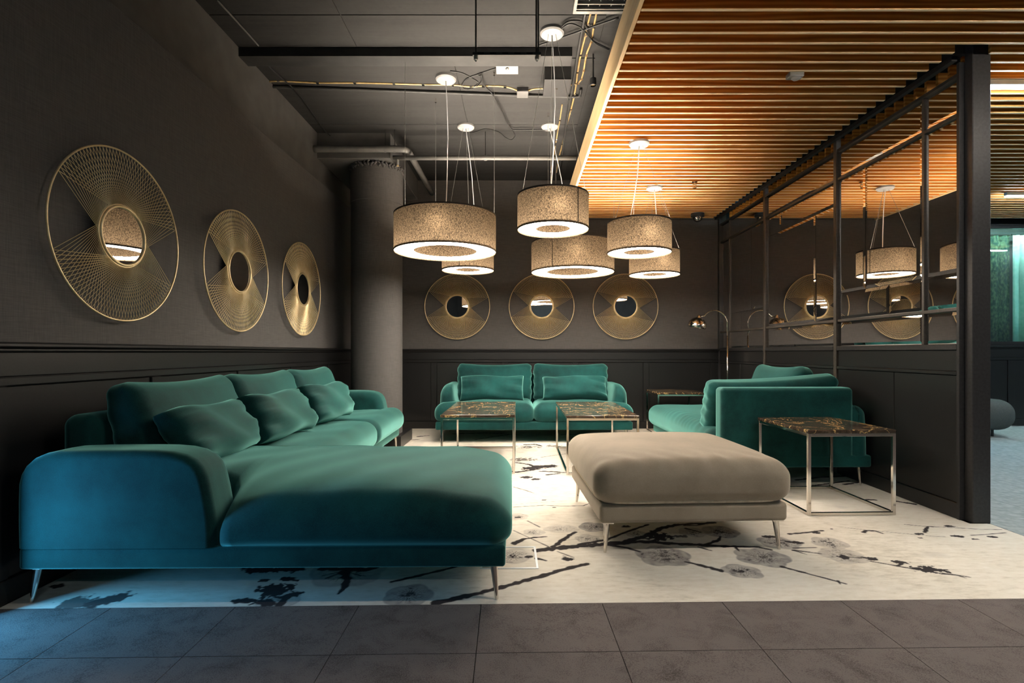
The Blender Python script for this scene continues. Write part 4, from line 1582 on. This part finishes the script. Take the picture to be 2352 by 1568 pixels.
def smooth_line(pts, k=6):
    P = [Vector(q) for q in pts]
    out = []
    for i in range(len(P) - 1):
        p0, p1, p2, p3 = P[max(i - 1, 0)], P[i], P[i + 1], P[min(i + 2, len(P) - 1)]
        for j in range(k):
            t = j / k
            out.append(0.5 * ((2 * p1) + (-p0 + p2) * t + (2 * p0 - 5 * p1 + 4 * p2 - p3) * t * t + (-p0 + 3 * p1 - 3 * p2 + p3) * t ** 3))
    out.append(P[-1])
    return out


def cable(name, label, px, r, mat, z=ZQ, cat='cable', clips=False, group=None):
    pts = [cpt(u, v, z) for (u, v) in px]
    t = thing(name, label, cat, pts[0], 0, group)
    o = Vector(pts[0])
    q = [Vector(p) - o for p in pts]
    sheath = MB().tube(smooth_line(q), r, 7).build('sheath', mat, t, smooth=True)
    if clips:
        for p in q[1:-1]:
            MB().box(p.x - 0.012, p.x + 0.012, p.y - 0.012, p.y + 0.012, p.z - r - 0.003, p.z + r + 0.003, 0.002).build('clip', 'chrome', sheath)
    return t


cable('flexible_conduit', 'gold-coloured cable clipped across the ceiling behind the dark beam',
      [(612, 189), (640, 186), (730, 190), (815, 190), (905, 192), (972, 194), (1040, 195), (1082, 199), (1110, 197), (1160, 199), (1190, 208)], 0.0075, 'cable_gold', clips=True)
cable('flexible_conduit', 'gold-coloured cable running beside the wooden fascia to the back wall',
      [(1357, 30), (1350, 55), (1345, 80), (1334, 125), (1327, 165), (1324, 190), (1320, 215), (1312, 250), (1301, 290), (1292, 330), (1283, 365), (1278, 396)], 0.0075, 'cable_gold', clips=True)
cable('flexible_conduit', 'gold-coloured cable curving from the ventilation grille into the junction box',
      [(1370, 30), (1364, 60), (1358, 95), (1347, 125), (1341, 160), (1336, 180), (1328, 190), (1312, 196)], 0.0075, 'cable_gold', clips=True)
cable('flexible_conduit', 'short gold-coloured cable between the two junction boxes',
      [(1212, 208), (1228, 204), (1252, 203)], 0.0075, 'cable_gold')
cable('flexible_conduit', 'thin gold-coloured cable ending over the highest pendant lamp',
      [(1291, 240), (1286, 275), (1278, 320), (1271, 365), (1265, 396)], 0.006, 'cable_gold', clips=True)
cable('conduit_pipe', 'black conduit pipe running parallel behind the gold cable', [(616, 199), (800, 205), (1000, 212), (1200, 219), (1318, 222), (1332, 216), (1334, 205)], 0.013, 'dark_paint', ZQ - 0.012, 'pipe')
cable('conduit_pipe', 'black conduit pipe running lengthwise beside the gold cables', [(1345, 28), (1330, 110), (1316, 195), (1300, 290), (1284, 400)], 0.012, 'dark_paint', ZQ - 0.012, 'pipe')
cable('wall_cable', 'thin grey cable along the ceiling edge above the side wall',
      [(500, 2), (540, 45), (594, 105)], 0.006, 'pipe_grey', ZC - 0.035)
cable('wall_cable', 'thin dark cable continuing past the beam towards the bulkhead',
      [(598, 128), (625, 160), (670, 200), (700, 235), (745, 298), (760, 313)], 0.006, 'cable_black', ZC - 0.035)
cable('power_cable', 'looped black cable bundle beside the white emergency luminaire',
      [(1034, 163), (1062, 168), (1085, 180), (1098, 190), (1085, 200), (1064, 196), (1070, 182), (1095, 172), (1106, 180), (1102, 192), (1085, 203), (1066, 204), (1062, 192),
       (1080, 178), (1104, 168), (1140, 156)], 0.0055, 'cable_black')
cable('power_cable', 'black cable slanting from the cable bundle to the back ceiling hook', [(1104, 172), (1112, 195), (1130, 215), (1150, 250), (1174, 295), (1200, 298), (1258, 298)], 0.0065, 'cable_black', ZC - 0.035)
cable('power_cable', 'thin black cable looping from the rear white canopy', [(1058, 296), (1072, 305), (1092, 303), (1115, 296), (1145, 303), (1160, 315), (1174, 321), (1183, 312), (1176, 298)], 0.004, 'cable_black')
cable('power_cable', 'black cable arching from the front canopy over the conduits', [(1290, 62), (1305, 50), (1330, 48), (1345, 58), (1352, 78), (1362, 94), (1400, 113)], 0.006, 'cable_black', ZC - 0.03)
cable('power_cable', 'second black cable arching from the front canopy, just below the first', [(1290, 66), (1308, 55), (1328, 60), (1345, 74), (1358, 90), (1372, 102), (1398, 114)], 0.006, 'cable_black', ZC - 0.034)
cable('power_cable', 'straight black cable rising from the hanging strut to the fascia', [(1238, 104), (1300, 83), (1360, 62), (1420, 41)], 0.007, 'cable_black', ZC - 0.03)

jb = thing('junction_box', 'large black junction box on the ceiling with a silver screw', 'box', (0.33, 4.465, 3.30), 0)
MB().box(-0.11, 0.11, -0.145, 0.145, 0.004, ZC - 3.30 - 0.009, 0.003).build('body', 'dark_paint', jb)
MB().box(-0.112, 0.112, -0.147, 0.147, 0.0, 0.0038, 0.001).build('lid', 'black_metal', jb)
MB().lathe([(0.001, -0.004), (0.008, -0.003), (0.008, 0.0)], 12).build('screw', 'chrome', jb)
jb = thing('junction_box', 'small grey junction box where the gold cable ends', 'box', (0.04, 4.72, 3.372), 0)
MB().box(-0.05, 0.05, -0.06, 0.06, 0.004, ZC - 3.372 - 0.009, 0.003).build('body', 'black_metal', jb)
MB().box(-0.051, 0.051, -0.061, 0.061, 0.0, 0.0038, 0.001).build('lid', 'grey_paint', jb)

em = thing('emergency_luminaire', 'square white emergency luminaire on the ceiling below the dark beam', 'light', (-0.09, 4.30, 3.375), 0)
MB().box(-0.09, 0.09, -0.075, 0.075, 0.012, ZC - 3.375 - 0.009, 0.003).build('body', 'white_plastic', em)
m = MB()
o4 = [(-0.09, -0.075, 0.0), (0.09, -0.075, 0.0), (0.09, 0.075, 0.0), (-0.09, 0.075, 0.0)]
i4 = [(-0.015, -0.012, 0.012), (0.015, -0.012, 0.012), (0.015, 0.012, 0.012), (-0.015, 0.012, 0.012)]
m.add(o4 + i4, [(0, 1, 5, 4), (1, 2, 6, 5), (2, 3, 7, 6), (3, 0, 4, 7), (4, 5, 6, 7)])
m.build('reflector', 'white_plastic', em)
MB().lathe([(0.001, -0.002), (0.012, 0.0), (0.014, 0.011)], 16).build('lens', 'chrome', em, smooth=True)

hs = thing('hanging_strut', 'slotted steel strut hung from the ceiling on thin threaded rods', 'strut', (-0.075, 3.45, 3.0), 0)
MB().box(-0.225, 0.225, -0.02, 0.02, 0.0, 0.02, 0.002).build('channel', 'dark_paint', hs)
for k in range(5):
    MB().box(-0.19 + 0.08 * k, -0.15 + 0.08 * k, -0.0215, -0.02, 0.006, 0.014).build('slot', 'black_void', hs)
for x in (-0.204, 0.195, 0.208):
    MB().tube([(x, 0, -0.02), (x, 0, ZC - 3.0 - 0.008)], 0.0055, 8).build('rod', 'cable_black', hs)
for x in (-0.204, 0.20):
    MB().lathe([(0.006, -0.03), (0.014, -0.022), (0.014, -0.004), (0.007, 0.0)], 12, x, 0).build('nut', 'grey_metal', hs)

pp = thing('drain_pipe', 'thick grey pipe in front of the bulkhead, turning to the back wall', 'pipe', (XL, 5.55, 3.205), 0)
MB().tube(smooth_line([(0.0, 0, 0), (0.5, 0, 0), (0.90, 0, 0.0), (0.985, 0.06, 0.0), (0.99, 0.2, 0.002), (0.985, 1.64, 0.03)], 6), 0.034, 16).build('body', 'pipe_grey', pp, smooth=True)
for x in (0.76, 0.86):
    MB().lathe([(0.037, -0.012), (0.037, 0.012)], 20).build('coupling', 'grey_paint', pp, loc=(x, 0, 0)).rotation_euler = (0, math.pi / 2, 0)
    MB().tube([(x, 0, 0.03), (x, 0, ZC - 3.205 - 0.01)], 0.004, 6).build('hanger_rod', 'cable_black', pp)
sp_ = thing('sprinkler_pipe', 'slim pale grey sprinkler pipe crossing to the wooden fascia', 'pipe', (-1.34, 5.60, 3.13), 0)
MB().tube([(0, 0, 0), (1.965, 0, 0)], 0.025, 16).build('body', 'pipe_grey', sp_, smooth=True)
MB().tube([(0.05, 0, -0.02), (0.05, 0, -0.075)], 0.014, 10).build('nozzle', 'grey_metal', sp_)
MB().lathe([(0.001, -0.095), (0.014, -0.09), (0.008, -0.075)], 12, 0.05, 0).build('copper_tip', 'gold', sp_)
MB().tube([(0.99, 0, 0.02), (0.99, 0, ZC - 3.13 - 0.01)], 0.004, 6).build('hanger_rod', 'cable_black', sp_)
MB().tube([(0.99 + 0.03 * math.cos(2 * math.pi * i / 20), 0, 0.03 * math.sin(2 * math.pi * i / 20)) for i in range(21)], 0.003, 6, False).build('hanger_ring', 'grey_metal', sp_)

vg = thing('ventilation_grille', 'pale grey ventilation grille in the ceiling beside the wooden fascia', 'grille', (0.375, 3.10, 3.37), 0)
W, D = 0.50, 0.49
hgt = ZC - 3.37 - 0.009
fr = MB()
fr.box(0, W, D - 0.03, D, 0, hgt), fr.box(0, 0.02, 0, D - 0.03, 0, hgt), fr.box(0, W, 0, 0.03, 0, hgt), fr.box(W - 0.02, W, 0.03, D - 0.03, 0, hgt)
fr.build('frame', 'grey_metal', vg)
MB().box(0.02, W - 0.02, 0.03, D - 0.03, hgt - 0.008, hgt - 0.002).build('backing', 'black_void', vg)
bl = MB().box(0.02, W - 0.02, 0, 0.009, 0.002, 0.022).mesh('blade')
bl.materials.append(MATS['grey_metal'])
y = 0.03 + 0.045
while y < D - 0.04:
    link('blade', bl, None, vg, (0, y, 0))
    y += 0.052
for k in range(1, 6):
    MB().box(0.02 + 0.077 * k, 0.026 + 0.077 * k, 0.03, D - 0.03, 0.018, 0.026).build('divider', 'grey_metal', vg)

# ---- floor outlet box in the carpet
fb = thing('floor_outlet', 'square steel floor outlet frame set in the carpet beside the chaise leg', 'outlet', (-0.185, 2.525, 0.0), TH)
s, w = 0.285, 0.011
f4 = MB()
f4.box(0, s, 0, w, 0, 0.003), f4.box(0, s, s - w, s, 0, 0.003), f4.box(0, w, w, s - w, 0, 0.003), f4.box(s - w, s, w, s - w, 0, 0.003)
f4.build('frame', 'steel_frame', fb)
MB().box(w, 0.075, w, 0.05, 0.0004, 0.0022).build('cable_flap', 'grey_metal', fb)

# ---- small spotlight beside the fascia
bs = thing('spotlight', 'small black spotlight half hidden behind the wooden fascia', 'light', (0.595, 4.14, 3.16), 0)
MB().tube([(0, 0, 0.05), (0, 0, ZC - 3.16 - 0.01)], 0.006, 8).build('stem', 'black_metal', bs)
MB().lathe([(0.001, 0.06), (0.024, 0.055), (0.026, 0.0), (0.022, -0.002)], 20).build('housing', 'black_metal', bs, auto=40)
MB().lathe([(0.001, 0.004), (0.021, 0.004)], 20).build('lens', 'chrome', bs)
